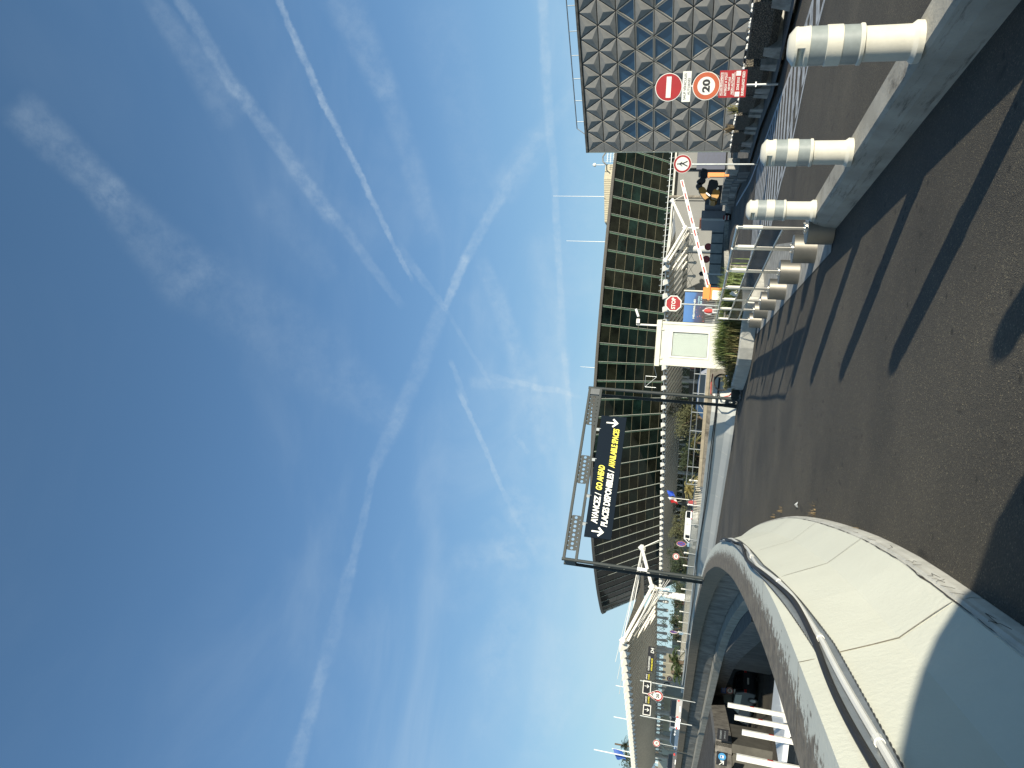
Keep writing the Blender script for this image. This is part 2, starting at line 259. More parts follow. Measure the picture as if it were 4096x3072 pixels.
# ------------------------------------------------------------------ mesh helpers
class MB:
    def __init__(s): s.v = []; s.f = []; s.mi = []
    def add(s, vs, fs, mi=0):
        o = len(s.v); s.v += [tuple(v) for v in vs]; s.f += [tuple(i + o for i in f) for f in fs]; s.mi += [mi] * len(fs); return s
    def box(s, c, d, rz=0, mi=0, M=None, taper=1.0):
        x, y, z = d[0] / 2, d[1] / 2, d[2] / 2
        vs = [Vector((a * x * (taper if e > 0 else 1), b * y * (taper if e > 0 else 1), e * z)) for e in (-1, 1) for b in (-1, 1) for a in (-1, 1)]
        T = Matrix.Translation(c) @ (M or Matrix.Rotation(rz, 4, 'Z'))
        return s.add([T @ v for v in vs], [(0, 2, 3, 1), (4, 5, 7, 6), (0, 1, 5, 4), (2, 6, 7, 3), (0, 4, 6, 2), (1, 3, 7, 5)], mi)
    def tube(s, a, b, r, n=8, r2=None, mi=0, caps=True):
        a = Vector(a); b = Vector(b); d = b - a
        if d.length < 1e-6: return s
        q = d.to_track_quat('Z', 'Y'); r2 = r if r2 is None else r2
        vs = []
        for p, rr in ((a, r), (b, r2)):
            for i in range(n):
                an = 2 * math.pi * i / n; vs.append(p + q @ Vector((rr * math.cos(an), rr * math.sin(an), 0)))
        fs = [(i, (i + 1) % n, n + (i + 1) % n, n + i) for i in range(n)]
        if caps: fs += [tuple(range(n - 1, -1, -1)), tuple(range(n, 2 * n))]
        return s.add(vs, fs, mi)
    def path(s, pts, r, n=6, mi=0):
        pts = [Vector(p) for p in pts]; vs = []; k = len(pts)
        for i, p in enumerate(pts):
            d = (pts[min(i + 1, k - 1)] - pts[max(i - 1, 0)]).normalized()
            up = Vector((0, 0, 1)) if abs(d.z) < .9 else Vector((1, 0, 0))
            x = d.cross(up).normalized(); y = x.cross(d)
            for j in range(n):
                an = 2 * math.pi * j / n; vs.append(p + x * r * math.cos(an) + y * r * math.sin(an))
        fs = [(i * n + j, i * n + (j + 1) % n, (i + 1) * n + (j + 1) % n, (i + 1) * n + j) for i in range(k - 1) for j in range(n)]
        fs += [tuple(range(n)), tuple(range((k - 1) * n + n - 1, (k - 1) * n - 1, -1))]
        return s.add(vs, fs, mi)
    def lathe(s, prof, c=(0, 0, 0), n=24, mi=0):
        c = Vector(c); vs = []
        for r, z in prof:
            for i in range(n):
                an = 2 * math.pi * i / n; vs.append(c + Vector((r * math.cos(an), r * math.sin(an), z)))
        fs = [(k * n + i, k * n + (i + 1) % n, (k + 1) * n + (i + 1) % n, (k + 1) * n + i) for k in range(len(prof) - 1) for i in range(n)]
        if prof[0][0] > 1e-4: fs.append(tuple(range(n - 1, -1, -1)))
        if prof[-1][0] > 1e-4: fs.append(tuple(range((len(prof) - 1) * n, len(prof) * n)))
        return s.add(vs, fs, mi)
    def prism(s, poly, T, h0, h1, mi=0):
        """2-D polygon in local XY, extruded from z=h0 to h1, then transformed by T"""
        n = len(poly)
        vs = [T @ Vector((p[0], p[1], h0)) for p in poly] + [T @ Vector((p[0], p[1], h1)) for p in poly]
        return s.add(vs, [tuple(range(n - 1, -1, -1)), tuple(range(n, 2 * n))] + [(i, (i + 1) % n, n + (i + 1) % n, n + i) for i in range(n)], mi)
    def build(s, name, mats, parent=None, smooth=False, inv=None):
        me = bpy.data.meshes.new(name); vs = s.v
        if inv is None and parent is not None: inv = parent.matrix_world.inverted() if not parent.get('_loc') else Matrix.Translation(-parent.location)
        if inv is not None: vs = [tuple(inv @ Vector(v)) for v in vs]
        me.from_pydata(vs, [], s.f); me.update()
        if not isinstance(mats, (list, tuple)): mats = [mats]
        for q in mats: me.materials.append(q)
        for p, i in zip(me.polygons, s.mi): p.material_index = i
        if smooth:
            for p in me.polygons: p.use_smooth = True
        import bmesh
        bm = bmesh.new(); bm.from_mesh(me); bmesh.ops.recalc_face_normals(bm, faces=bm.faces); bm.to_mesh(me); bm.free()
        if smooth: me.set_sharp_from_angle(angle=R(35))
        o = bpy.data.objects.new(name, me); COL.objects.link(o)
        if parent is not None: o.parent = parent
        return o
def tag(o, label=None, cat=None, group=None, kind=None):
    if label: o['label'] = label
    if cat: o['category'] = cat
    if group: o['group'] = group
    if kind: o['kind'] = kind
    return o
def thing(name, label, cat, loc=(0, 0, 0), group=None):
    o = bpy.data.objects.new(name, None); COL.objects.link(o); o.location = loc; o['_loc'] = 1; o.empty_display_size = .1
    return tag(o, label, cat, group)
def struct(o): return tag(o, kind='structure')
def frame(o, rt, up=(0, 0, 1)):
    """matrix whose local x = rt, y = up, z = out of the face, origin o"""
    rt = Vector(rt).normalized(); up = Vector(up).normalized(); z = rt.cross(up).normalized(); up = z.cross(rt)
    return Matrix(((rt.x, up.x, z.x, o[0]), (rt.y, up.y, z.y, o[1]), (rt.z, up.z, z.z, o[2]), (0, 0, 0, 1)))
def text(parent, s, T, size, mt, name='lettering', bold=.012, sx=1.0, shear=0, align='CENTER', ex=.003, spacing=1.0):
    cu = bpy.data.curves.new('t', 'FONT'); cu.body = s; cu.size = size; cu.align_x = align; cu.align_y = 'CENTER'; cu.offset = bold * size; cu.extrude = ex; cu.shear = shear; cu.space_character = spacing; cu.resolution_u = 3
    ob = bpy.data.objects.new('t', cu); COL.objects.link(ob); dg = bpy.context.evaluated_depsgraph_get(); me = bpy.data.meshes.new_from_object(ob.evaluated_get(dg)); bpy.data.objects.remove(ob)
    inv = Matrix.Translation(-parent.location)
    me.transform(inv @ T @ Matrix.Diagonal((sx, 1, 1, 1))); me.materials.clear(); me.materials.append(mt)
    o = bpy.data.objects.new(name, me); COL.objects.link(o); o.parent = parent; return o
def copy_tree(o, parent=None):
    c = o.copy(); COL.objects.link(c)
    if parent is not None: c.parent = parent
    for ch in [q for q in o.children]: copy_tree(ch, c)
    return c
def disc(n=28, r=1.0): return [(r * math.cos(2 * math.pi * i / n), r * math.sin(2 * math.pi * i / n)) for i in range(n)]
def offset_path(pts, d):
    """offset to the left of travel"""
    o = []
    for i, p in enumerate(pts):
        a = Vector(pts[max(i - 1, 0)]); b = Vector(pts[min(i + 1, len(pts) - 1)]); t = (b - a).normalized(); o.append(Vector(p) + Vector((-t.y, t.x)) * d)
    return o
def catmull(pts, step):
    P = [Vector(p) for p in pts]; out_ = []
    for i in range(len(P) - 1):
        p0 = P[max(i - 1, 0)]; p1 = P[i]; p2 = P[i + 1]; p3 = P[min(i + 2, len(P) - 1)]
        n = max(1, int((p2 - p1).length / step * 4))
        for k in range(n):
            u = k / n; out_.append(.5 * ((2 * p1) + (-p0 + p2) * u + (2 * p0 - 5 * p1 + 4 * p2 - p3) * u * u + (-p0 + 3 * p1 - 3 * p2 + p3) * u ** 3))
    out_.append(P[-1])
    d = [0]
    for a, b in zip(out_, out_[1:]): d.append(d[-1] + (b - a).length)
    tot = d[-1]; k = max(1, round(tot / step)); res = []; j = 0
    for i in range(k + 1):
        s = tot * i / k
        while j < len(d) - 2 and d[j + 1] < s: j += 1
        u = (s - d[j]) / max(1e-9, d[j + 1] - d[j]); res.append(out_[j].lerp(out_[j + 1], min(1, u)))
    return res
def sweep(name, pts, i0, i1, prof, mt, parent, side=1, gap=.012, uvx=None, closed=True, dz=0):
    """profile (offset to the side, z) along pts[i0..i1]; offsets measured to the left of travel times side"""
    P = pts[i0:i1 + 1]; inv = Matrix.Translation(-parent.location) if parent else Matrix.Identity(4)
    P = [p.copy() for p in P]; t0 = (P[1] - P[0]).normalized(); t1 = (P[-1] - P[-2]).normalized(); P[0] += t0 * gap; P[-1] -= t1 * gap
    vs = []; k = len(prof)
    for i, p in enumerate(P):
        g = i0 + i; a = pts[max(g - 1, 0)]; b = pts[min(g + 1, len(pts) - 1)]; t = (b - a).normalized(); nrm = Vector((-t.y, t.x)) * side
        for (u, z) in prof: q = p + nrm * u; vs.append(inv @ Vector((q.x, q.y, z + dz)))
    fs = []; uvs = []
    for i in range(len(P) - 1):
        for j in range(k if closed else k - 1):
            fs.append((i * k + j, i * k + (j + 1) % k, (i + 1) * k + (j + 1) % k, (i + 1) * k + j))
    if closed: fs += [tuple(range(k - 1, -1, -1)), tuple(range((len(P) - 1) * k, len(P) * k))]
    me = bpy.data.meshes.new(name); me.from_pydata(vs, [], fs); me.update(); me.materials.append(mt)
    if uvx:
        uv = me.uv_layers.new(name='UVMap')
        for p in me.polygons:
            js = [me.loops[l].vertex_index % k for l in p.loop_indices]
            wrap = (0 in js) and (k - 1 in js)
            for l in p.loop_indices:
                vi = me.loops[l].vertex_index; j = vi % k; uv.data[l].uv = (uvx[j] if not (wrap and j == 0) else uvx[k - 1], vi // k)
    import bmesh
    bm = bmesh.new(); bm.from_mesh(me); bmesh.ops.recalc_face_normals(bm, faces=bm.faces); bm.to_mesh(me); bm.free()
    o = bpy.data.objects.new(name, me); COL.objects.link(o)
    if parent: o.parent = parent
    return o
def flat(name, poly, z, mt, parent=None):
    from mathutils.geometry import tessellate_polygon
    tri = tessellate_polygon([[Vector((p[0], p[1], 0)) for p in poly]])
    b = MB(); b.add([(p[0], p[1], z) for p in poly], [tuple(t) for t in tri]); o = b.build(name, mt, parent)
    me = o.data
    if sum(p.normal.z for p in me.polygons) < 0: me.flip_normals()
    return o
def text_fit(parent, s, T, x0, x1, yc, h, mt, name='lettering', bold=.02, shear=0, ex=.004):
    """lettering whose block spans x0..x1 and is h high around yc, in the plane of T (z = out)"""
    o = text(parent, s, Matrix.Identity(4), 1.0, mt, name, bold, 1, shear, 'CENTER', 0.0)
    me = o.data; me.transform(Matrix.Translation(parent.location))
    xs = [v.co.x for v in me.vertices]; ys = [v.co.y for v in me.vertices]
    a = (x1 - x0) / (max(xs) - min(xs)); b = h / (max(ys) - min(ys))
    me.transform(Matrix.Translation((x0, yc - h / 2, 0)) @ Matrix.Diagonal((a, b, 1, 1)) @ Matrix.Translation((-min(xs), -min(ys), 0)))
    me.transform(Matrix.Translation(-parent.location) @ T @ Matrix.Translation((0, 0, ex)))
    return o
X0, Y0, Z0 = Vector((1, 0, 0)), Vector((0, 1, 0)), Vector((0, 0, 1))

# ================================================================== LARGE STRUCTURE
W0 = [(-.85, -6.1), (-.85, 0), (-.85, 4), (-.885, 5.3), (-.98, 6.5), (-1.18, 8.27), (-1.46, 10.2), (-1.96, 12.83), (-2.42, 15), (-3.05, 17.6), (-4.3, 22.2), (-5.8, 26.5), (-7.0, 29.5), (-8.9, 34), (-12.2, 40.5), (-17, 47.5), (-27, 61), (-42, 80)]
WP = catmull(W0, .5)
# ---- ground level deck, with the sunken forecourt cut out on the left of the parapet
inner = [tuple(p) for p in offset_path(WP, .3)]
struct(flat('ground', inner + [(-110, 150), (-500, 420), (-900, 1500), (1500, 1500), (1500, -200), (-.95, -200)], 0, M_ASPH_OLD))
struct(flat('road', [tuple(p) for p in offset_path(WP[:70], -.002)] + [(-9, 39.5), (-3.2, 31), (-1.0, 28), (.6, 27.2), (1.3, 21.6), (1.95, 20.8), (2.0, 9.2), (2.12, 9.0), (2.12, -30), (-.85, -30)], .004, M_ASPH))
struct(flat('side_road', [(2.38, -30), (8.0, -30), (8.05, 16), (9.0, 24), (9.6, 31), (11.6, 40), (14.6, 58), (11, 62), (8, 50), (4.6, 34), (2.6, 22), (2.38, 9)], .004, M_ASPH))
# ---- sunken forecourt
low = struct(flat('lower_ground', [(-140, -40), (60, -40), (60, 130), (-140, 130)], -4.2, M_ASPH))
NS = len(WP) - 1
wallt = thing('parapet_wall', 'long cream painted concrete parapet curving away left beside the road, bare brown top', 'parapet wall', (-.85, 4, 0))
prof_up = [(.04, 0), (.04, .128), (.25, .35), (.45, .80), (.90, .785), (.90, .30), (.60, .28), (.60, 0)]
uv_up = [0, .1, .3, .80, 1.75, 1.95, 1.95, 1.95]
prof_k = [(0, 0), (.004, .055), (.03, .118), (.036, .118), (.036, 0)]
for k in range(0, NS - 3, 4):
    sweep('wall_segment', WP, k, min(k + 4, NS), prof_up, M_PARA, wallt, 1, .001, uv_up)
    if k < 80: sweep('kerb_stone', WP, k, min(k + 4, NS), prof_k, M_CONC_L, wallt, 1, .008)
sweep('joint_mortar', WP, 0, NS, [(.05, .0), (.05, .12), (.262, .345), (.462, .788), (.888, .773), (.888, .31), (.61, .29), (.61, 0)], M_BROWNC, wallt, 1, 0)
sweep('joint_mortar', WP, 0, 100, [(.012, 0), (.014, .10), (.045, .124), (.045, 0)], M_CONC_L, wallt, 1, 0)
rw = thing('retaining_wall', 'grey panelled retaining wall below the parapet round the sunken forecourt', 'retaining wall', (-5, 24, -2))
for k in range(16, NS - 3, 4):
    sweep('wall_panel', WP, k, min(k + 4, NS), [(.50, .27), (.70, .27), (.72, -.50), (.72, -.60), (.50, -.60)], mat('panel_concrete', (.20, .20, .18), .88, var=.3, scale=1.5, bump=.3), rw, 1, .03)
    sweep('ledge_block', WP, k, min(k + 4, NS), [(.50, -.62), (.72, -.62), (1.08, -.70), (1.08, -1.08), (.50, -1.08)], mat('ledge_concrete', (.33, .32, .27), .88, var=.2, scale=2), rw, 1, .012)
sweep('wall_core', WP, 0, NS, [(.30, -.01), (.64, -.01), (.64, -1.2), (.30, -1.2)], M_CONC_D, rw, 1, 0)
sweep('wall_footing', WP, 0, 56, [(.30, -1.2), (.66, -1.2), (.66, -4.2), (.30, -4.2)], M_CONC_D, rw, 1, 0)

rj = random.Random(17)
for k in range(4, 60, 4):
    t_ = (WP[k + 1] - WP[k - 1]).normalized(); n_ = Vector((-t_.y, t_.x)); prf = [(.033, .128), (.10, .20), (.16, .26), (.248, .352), (.30, .465), (.36, .60), (.41, .70), (.447, .803), (.60, .797), (.75, .792), (.90, .788)]
    b = MB(); vs = []
    for (u_, z_) in prf:
        w_ = rj.uniform(.0025, .0065); j_ = rj.uniform(-.003, .003); q_ = WP[k] + n_ * (u_ - (.002 if u_ < .44 else 0)); z_ += .0015
        for sg in (-1, 1): p_ = q_ + t_ * (sg * w_ + j_); vs.append((p_.x, p_.y, z_))
    b.add(vs, [(2 * i, 2 * i + 1, 2 * i + 3, 2 * i + 2) for i in range(len(prf) - 1)]); b.build('joint_line', mat('joint_dirt', (.27, .235, .17), .9, var=.3, scale=30), wallt)
b = MB(); FWc = catmull([tuple(p) for p in WP[8:44]], .07); vs = []; zc = .126
for i, p_ in enumerate(FWc):
    a_ = FWc[max(i - 1, 0)]; c_ = FWc[min(i + 1, len(FWc) - 1)]; t_ = (c_ - a_).normalized(); n_ = Vector((-t_.y, t_.x)); zc = max(.10, min(.158, zc + rj.uniform(-.007, .007))); w_ = rj.uniform(.0012, .0032) * (2.4 if rj.random() < .05 else 1)
    u_ = .033 + max(0, zc - .126) * .97 - .003; q_ = p_ + n_ * u_
    vs += [(q_.x, q_.y, zc - w_), (q_.x + n_.x * w_ * .9, q_.y + n_.y * w_ * .9, zc + w_)]
b.add(vs, [(2 * i, 2 * i + 1, 2 * i + 3, 2 * i + 2) for i in range(len(FWc) - 1)]); b.build('crack', mat('crack_dark', (.035, .028, .02), .95, var=0), wallt)
for (y0_, n0_) in ((4.9, 3), (4.3, 5), (3.6, 2), (6.1, 2)):
    for q__ in range(n0_):
        i0 = min(range(len(FWc)), key=lambda q: abs(FWc[q].y - (y0_ + rj.uniform(-.35, .35)))); z_ = .118; b = MB(); pts = []; dy = rj.uniform(-.03, .03)
        for st_ in range(5):
            k_ = max(0, min(len(FWc) - 1, i0 + int(st_ * rj.uniform(-.6, .9)))); pts.append(Vector((FWc[k_].x - .005 - .006 * rj.random() if z_ < .118 else FWc[k_].x - .01, FWc[k_].y + dy * st_, z_))); z_ -= rj.uniform(.008, .026)
        b.path([Vector((p.x, p.y, max(.004, p.z))) for p in pts], .0012, 3); b.build('hairline_crack', MATS['crack_dark'], wallt)

# ---- cable tray with conduit along the near face of the parapet
ct = thing('cable_tray', 'perforated steel cable tray with white conduit and black hose fixed along the cream parapet', 'cable tray', (-1.22, 3, .66))
def face_pt(i, u, z, lift):
    a = WP[max(i - 1, 0)]; b = WP[min(i + 1, NS)]; t = (b - a).normalized(); n = Vector((-t.y, t.x)); q = WP[i] + n * (u - lift); return Vector((q.x, q.y, z))
FW = catmull([tuple(p) for p in WP[8:40]], .1)
def fpt(i, z, lift):
    a = FW[max(i - 1, 0)]; b = FW[min(i + 1, len(FW) - 1)]; t = (b - a).normalized(); n = Vector((-t.y, t.x)); u = .25 + (z - .35) * .2 / .45
    q = FW[i] + n * (u - lift * .92); return Vector((q.x, q.y, z - lift * .1 * 0 + lift * .35))
def tray_z(y): return .665 + (0 if y < 4 else min(.115, (y - 4) * .045))
idx = range(0, len(FW))
tb = MB(); V = []
for i in idx:
    z = tray_z(FW[i].y); V += [fpt(i, z - .045, .004), fpt(i, z + .045, .004)]
tb.add(V, [(2 * i, 2 * i + 1, 2 * i + 3, 2 * i + 2) for i in range(len(FW) - 1)])
for zz in (-.045, .045):
    V = []
    for i in idx:
        z = tray_z(FW[i].y) + zz; V += [fpt(i, z, .004), fpt(i, z, .030)]
    tb.add(V, [(2 * i, 2 * i + 1, 2 * i + 3, 2 * i + 2) for i in range(len(FW) - 1)])
tb.build('tray', M_GALV, ct)
sl = MB()
for i in range(0, len(FW) - 1):
    for zz in (-.0465, .0465):
        for h in (0, .5):
            a = fpt(i, tray_z(FW[i].y) + zz, .017).lerp(fpt(i + 1, tray_z(FW[i + 1].y) + zz, .017), .3 + h); sl.box(a, (.008, .022, .004))
tag(sl.build('slot', M_BLACK, ct), kind='stuff')
cp = MB(); cp.path([fpt(i, tray_z(FW[i].y) - .012 + .012 * math.sin(FW[i].y * 2.1), .028) for i in idx], .0165, 8); cp.build('white_conduit', M_WHITE, ct, True)
for ys in (2.9, 4.1, 5.6, 7.3):
    j = min(idx, key=lambda q: abs(FW[q].y - ys)); cc = MB(); p0 = fpt(j, tray_z(ys) - .012 + .012 * math.sin(ys * 2.1), .028); cc.tube(p0 + Vector((0, -.02, 0)), p0 + Vector((0, .02, 0)), .021, 10); cc.build('coupling', M_WHITE, ct, True)
bh = MB(); bh.path([fpt(i, tray_z(FW[i].y) + .022 + .028 * math.sin(FW[i].y * 1.7 + 2.2), .034 + .014 * math.sin(FW[i].y * 3.1)) for i in idx], .017, 8)
bh.build('black_hose', M_BLACK, ct, True)

# ---- white barrier wall on the far side of the bend
B0 = [(.80, 27.35), (-.24, 27.6), (-1.05, 28.3), (-1.75, 29.2), (-2.95, 31.0), (-4.4, 33.2), (-5.6, 35.0), (-8.0, 38.5), (-11, 43.0), (-15.2, 49.2), (-25.5, 63)]
BP = catmull(B0, .5); NB = len(BP) - 1
bt = thing('barrier_wall', 'curving white painted concrete barrier with a black cable along its top, behind the gantry', 'barrier wall', (-.24, 27.6, 0))
for k in range(0, NB - 3, 4):
    sweep('barrier_segment', BP, k, min(k + 4, NB), [(0, 0), (.02, .10), (.14, .32), (.24, .88), (.48, .88), (.48, 0)], M_BARR, bt, -1, .006, [0, .1, .3, .8, 1.1, 1.6])
def barpt(i, z, off):
    a = BP[max(i - 1, 0)]; b = BP[min(i + 1, NB)]; t = (b - a).normalized(); n = Vector((t.y, -t.x)); q = BP[i] + n * off; return Vector((q.x, q.y, z))
cb = MB()
for s_ in (0, 1): cb.path([barpt(i, .70 - s_ * .05 + .03 * math.sin(i * .23 + s_) + (.10 if i > 30 else i / 300), .185 - s_ * .012) for i in range(0, NB - 4)], .018, 6)
o = cb.build('barrier_cable', M_BLACK, None, True); tag(o, 'pair of black cables sagging along the white barrier wall', 'cable')
struct(flat('kerb_gutter', [(.7, 27.0), (-.3, 27.2), (-1.2, 27.9), (-1.9, 28.9), (-1.75, 29.2), (-1.05, 28.3), (-.24, 27.6), (.8, 27.4)], .012, M_CONC_D))

# ================================================================== right-hand low wall with marker bollards
pw = thing('low_wall', 'low pale concrete wall with sooty scuffs carrying the white marker posts', 'low wall', (2.1, 4, 0))
def lw_mat():
    m = bpy.data.materials.new('scuffed_concrete'); m.use_nodes = True; t = m.node_tree; b = t.nodes['Principled BSDF']; b.inputs['Roughness'].default_value = .85
    tc = t.nodes.new('ShaderNodeTexCoord'); n = t.nodes.new('ShaderNodeTexNoise'); n.inputs['Scale'].default_value = 3; n.inputs['Detail'].default_value = 6; t.links.new(tc.outputs['Object'], n.inputs[0])
    r = t.nodes.new('ShaderNodeValToRGB'); r.color_ramp.elements[0].position = .3; r.color_ramp.elements[0].color = (.27, .25, .20, 1); r.color_ramp.elements[1].position = .7; r.color_ramp.elements[1].color = (.40, .375, .31, 1); t.links.new(n.outputs['Fac'], r.inputs[0])
    mp = t.nodes.new('ShaderNodeMapping'); mp.inputs['Scale'].default_value = (1, .55, 7); t.links.new(tc.outputs['Object'], mp.inputs[0])
    n2 = t.nodes.new('ShaderNodeTexNoise'); n2.inputs['Scale'].default_value = 2.3; n2.inputs['Detail'].default_value = 9; n2.inputs['Roughness'].default_value = .8; t.links.new(mp.outputs[0], n2.inputs[0])
    r2 = t.nodes.new('ShaderNodeValToRGB'); r2.color_ramp.elements[0].position = .54; r2.color_ramp.elements[0].color = (1, 1, 1, 1); r2.color_ramp.elements[1].position = .66; r2.color_ramp.elements[1].color = (.22, .20, .18, 1); t.links.new(n2.outputs['Fac'], r2.inputs[0])
    x = t.nodes.new('ShaderNodeMix'); x.data_type = 'RGBA'; x.blend_type = 'MULTIPLY'; x.inputs[0].default_value = .85; t.links.new(r.outputs[0], x.inputs[6]); t.links.new(r2.outputs[0], x.inputs[7]); t.links.new(x.outputs[2], b.inputs['Base Color'])
    n3 = t.nodes.new('ShaderNodeTexNoise'); n3.inputs['Scale'].default_value = 45; n3.inputs['Detail'].default_value = 6; t.links.new(tc.outputs['Object'], n3.inputs[0])
    bp = t.nodes.new('ShaderNodeBump'); bp.inputs['Strength'].default_value = .4; bp.inputs['Distance'].default_value = .012; t.links.new(n3.outputs['Fac'], bp.inputs['Height']); t.links.new(bp.outputs[0], b.inputs['Normal']); return m
M_LOW = lw_mat()
LP = [Vector((2.10, y)) for y in (-6, -4, -2, 0, 2, 4, 6, 8)]
lpath = catmull([(2.10, -12), (2.10, 9.02)], .5)
sweep('wall_body', lpath, 0, len(lpath) - 1, [(0, 0), (.012, .14), (.045, .255), (.07, .28), (.29, .28), (.30, .25), (.30, 0)], M_LOW, pw, -1, 0)

def marker_head():
    n = 36; rows = [(.115, .630), (.115, .652), (.115, .660), (.115, .668), (.115, .682), (.115, .690), (.115, .698), (.113, .712), (.070, .745), (.045, .750)]
    vs = []
    for r, z in rows:
        for i in range(n):
            an = 2 * math.pi * i / n; rr = r
            if .655 < z < .695:
                for a0 in (0, R(205)):
                    dd = abs((an - a0 + math.pi) % (2 * math.pi) - math.pi)
                    if dd < R(34): rr = min(rr, r - .042 * (1 if .665 < z < .685 else .62) * (1 - (dd / R(34)) ** 4))
            vs.append((rr * math.cos(an), rr * math.sin(an), z))
    fs = [(k * n + i, k * n + (i + 1) % n, (k + 1) * n + (i + 1) % n, (k + 1) * n + i) for k in range(len(rows) - 1) for i in range(n)]
    fs.append(tuple(range((len(rows) - 1) * n, len(rows) * n))); return vs, fs
M_PLW = mat('white_plastic', (.56, .54, .45), .5, var=.07, scale=9, bump=.08, bscale=120)
M_REFL = mat('grey_reflective_film', (.24, .27, .26), .35, var=.10, scale=14, spec=.8)
def marker(y, label):
    t = thing('marker_post', label, 'bollard', (2.235, y, .28), 'white plastic marker posts on the low wall')
    I = Matrix.Identity(4)
    b = MB(); b.lathe([(.120, 0), (.122, .035), (.108, .052), (.102, .06), (.101, .315)], n=36); b.build('post', M_PLW, t, True, I)
    b = MB(); b.lathe([(.101, .315), (.119, .322), (.120, .338), (.113, .345), (.1125, .346)], n=36); b.build('collar', M_PLW, t, True, I)
    for z0 in (.346, .532):
        b = MB(); b.lathe([(.1135, z0), (.1135, z0 + .094)], n=36); b.build('reflective_band', M_REFL, t, True, I)
    b = MB(); b.lathe([(.1145, .440), (.118, .443), (.118, .529), (.1145, .532)], n=36); b.build('middle_band', M_PLW, t, True, I)
    b = MB(); b.lathe([(.1135, .626), (.117, .6265), (.117, .632), (.115, .633)], n=36); v, f = marker_head(); b.add(v, f); b.build('head', M_PLW, t, True, I)
    return t
m0 = marker(4.70, 'largest white marker post with grey reflective bands, nearest on the low wall')
for y, lb in ((6.68, 'middle white marker post on the low wall, between the largest one and the railing'), (8.66, 'smallest white marker post, at the far end of the low wall beside the steel railing'),
              (2.72, 'white marker post just outside the view, its long shadow falling across the near road'), (.74, 'white marker post level with the camera, its shadow at the edge of the near road')):
    c_ = copy_tree(m0); c_.location = (2.235, y, .28); c_['label'] = lb

# ---- steel railing modules on drum feet
M_SLEEVE = mat('white_sleeve', (.58, .57, .49), .5, var=.05)
M_PANE = mat('railing_pane', (.16, .20, .23), .08, var=.35, scale=1.5, spec=.9, trans=.35)
DR = [(2.14, 9.10), (2.16, 10.42), (2.13, 12.08), (2.12, 13.85), (2.14, 15.65), (2.16, 17.4), (2.10, 19.05)]
gk = 'drum feet of the steel railing'
names = ['shadowed steel drum foot against the end of the low wall', 'largest brushed steel drum foot, first one clear of the low wall', 'second clear steel drum foot along the railing, just beyond the largest', 'third clear steel drum foot along the railing', 'fourth clear steel drum foot along the railing', 'fifth clear steel drum foot, next to last of the railing', 'last steel drum foot of the railing, at the pale kerb stones']
def drum(p, label):
    t = thing('drum_foot', label, 'railing foot', (p[0], p[1], .0), gk)
    I = Matrix.Identity(4)
    b = MB(); b.lathe([(.19, .01), (.192, .30), (.185, .305)], n=36); b.build('drum', M_STEELB, t, True, I)
    b = MB(); b.lathe([(.075, .305), (.075, .325)], n=16); b.build('flange', M_STEEL, t, True, I)
    for dx in (-.05, .05): b = MB(); b.tube((dx, -.03, .325), (dx, -.03, .345), .010, 6); b.build('bolt', M_STEEL, t, False, I)
    return t
for p, lb in zip(DR, names): drum(p, lb)
modn = ['nearest steel railing section with a smoky pane, beside the last marker post', 'second steel railing section from the low wall', 'third steel railing section from the low wall', 'fourth steel railing section, with a white cloth caught on its rail', 'fifth steel railing section from the low wall', 'last steel railing section, in front of the planted kerb']
for k in range(6):
    a = Vector((*DR[k], 0)); b_ = Vector((*DR[k + 1], 0)); d = (b_ - a).normalized()
    A = a + d * (.055 if k else .02); B = b_ - d * .055
    t = thing('railing_section', modn[k], 'railing', tuple(A), 'steel railing sections between drum feet')
    zt = 1.09
    for P_ in (A, B):
        q = MB(); q.tube(P_ + Z0 * .32, P_ + Z0 * .80, .021, 12); q.tube(P_ + Z0 * 1.02, P_ + Z0 * (zt - .0), .021, 12); q.build('post', M_STEEL, t, True)
        q = MB(); q.tube(P_ + Z0 * .80, P_ + Z0 * 1.03, .027, 12); q.build('white_sleeve', M_SLEEVE, t, True)
    for nm, z, rr in (('handrail', zt, .024), ('middle_rail', .80, .017), ('lower_rail', .56, .017)):
        q = MB(); q.tube(A + Z0 * z, B + Z0 * z, rr, 10); q.build(nm, M_STEEL, t, True)
    e0 = A + d * .07; e1 = B - d * .07; c0 = (e0 + e1) / 2 + Z0 * .68
    q = MB(); q.box(c0, ((e1 - e0).length, .010, .212), M=Matrix.Rotation(math.atan2(d.y, d.x), 4, 'Z')); q.build('pane', M_PANE, t)
cl = MB(); cb0 = Vector((2.12, 14.6, .84))
vs = []; 
for i in range(7):
    for j in range(5): vs.append(cb0 + Vector((.03 * math.sin(i * 1.3 + j) + (j - 2) * .02, (i - 3) * .05, .10 - abs(j - 2) * .055 + .02 * math.cos(i * 2 + j))))
cl.add(vs, [(i * 5 + j, i * 5 + j + 1, (i + 1) * 5 + j + 1, (i + 1) * 5 + j) for i in range(6) for j in range(4)])
tag(cl.build('cloth', M_WHITE, None, True), 'white cloth caught over a steel railing section', 'cloth')

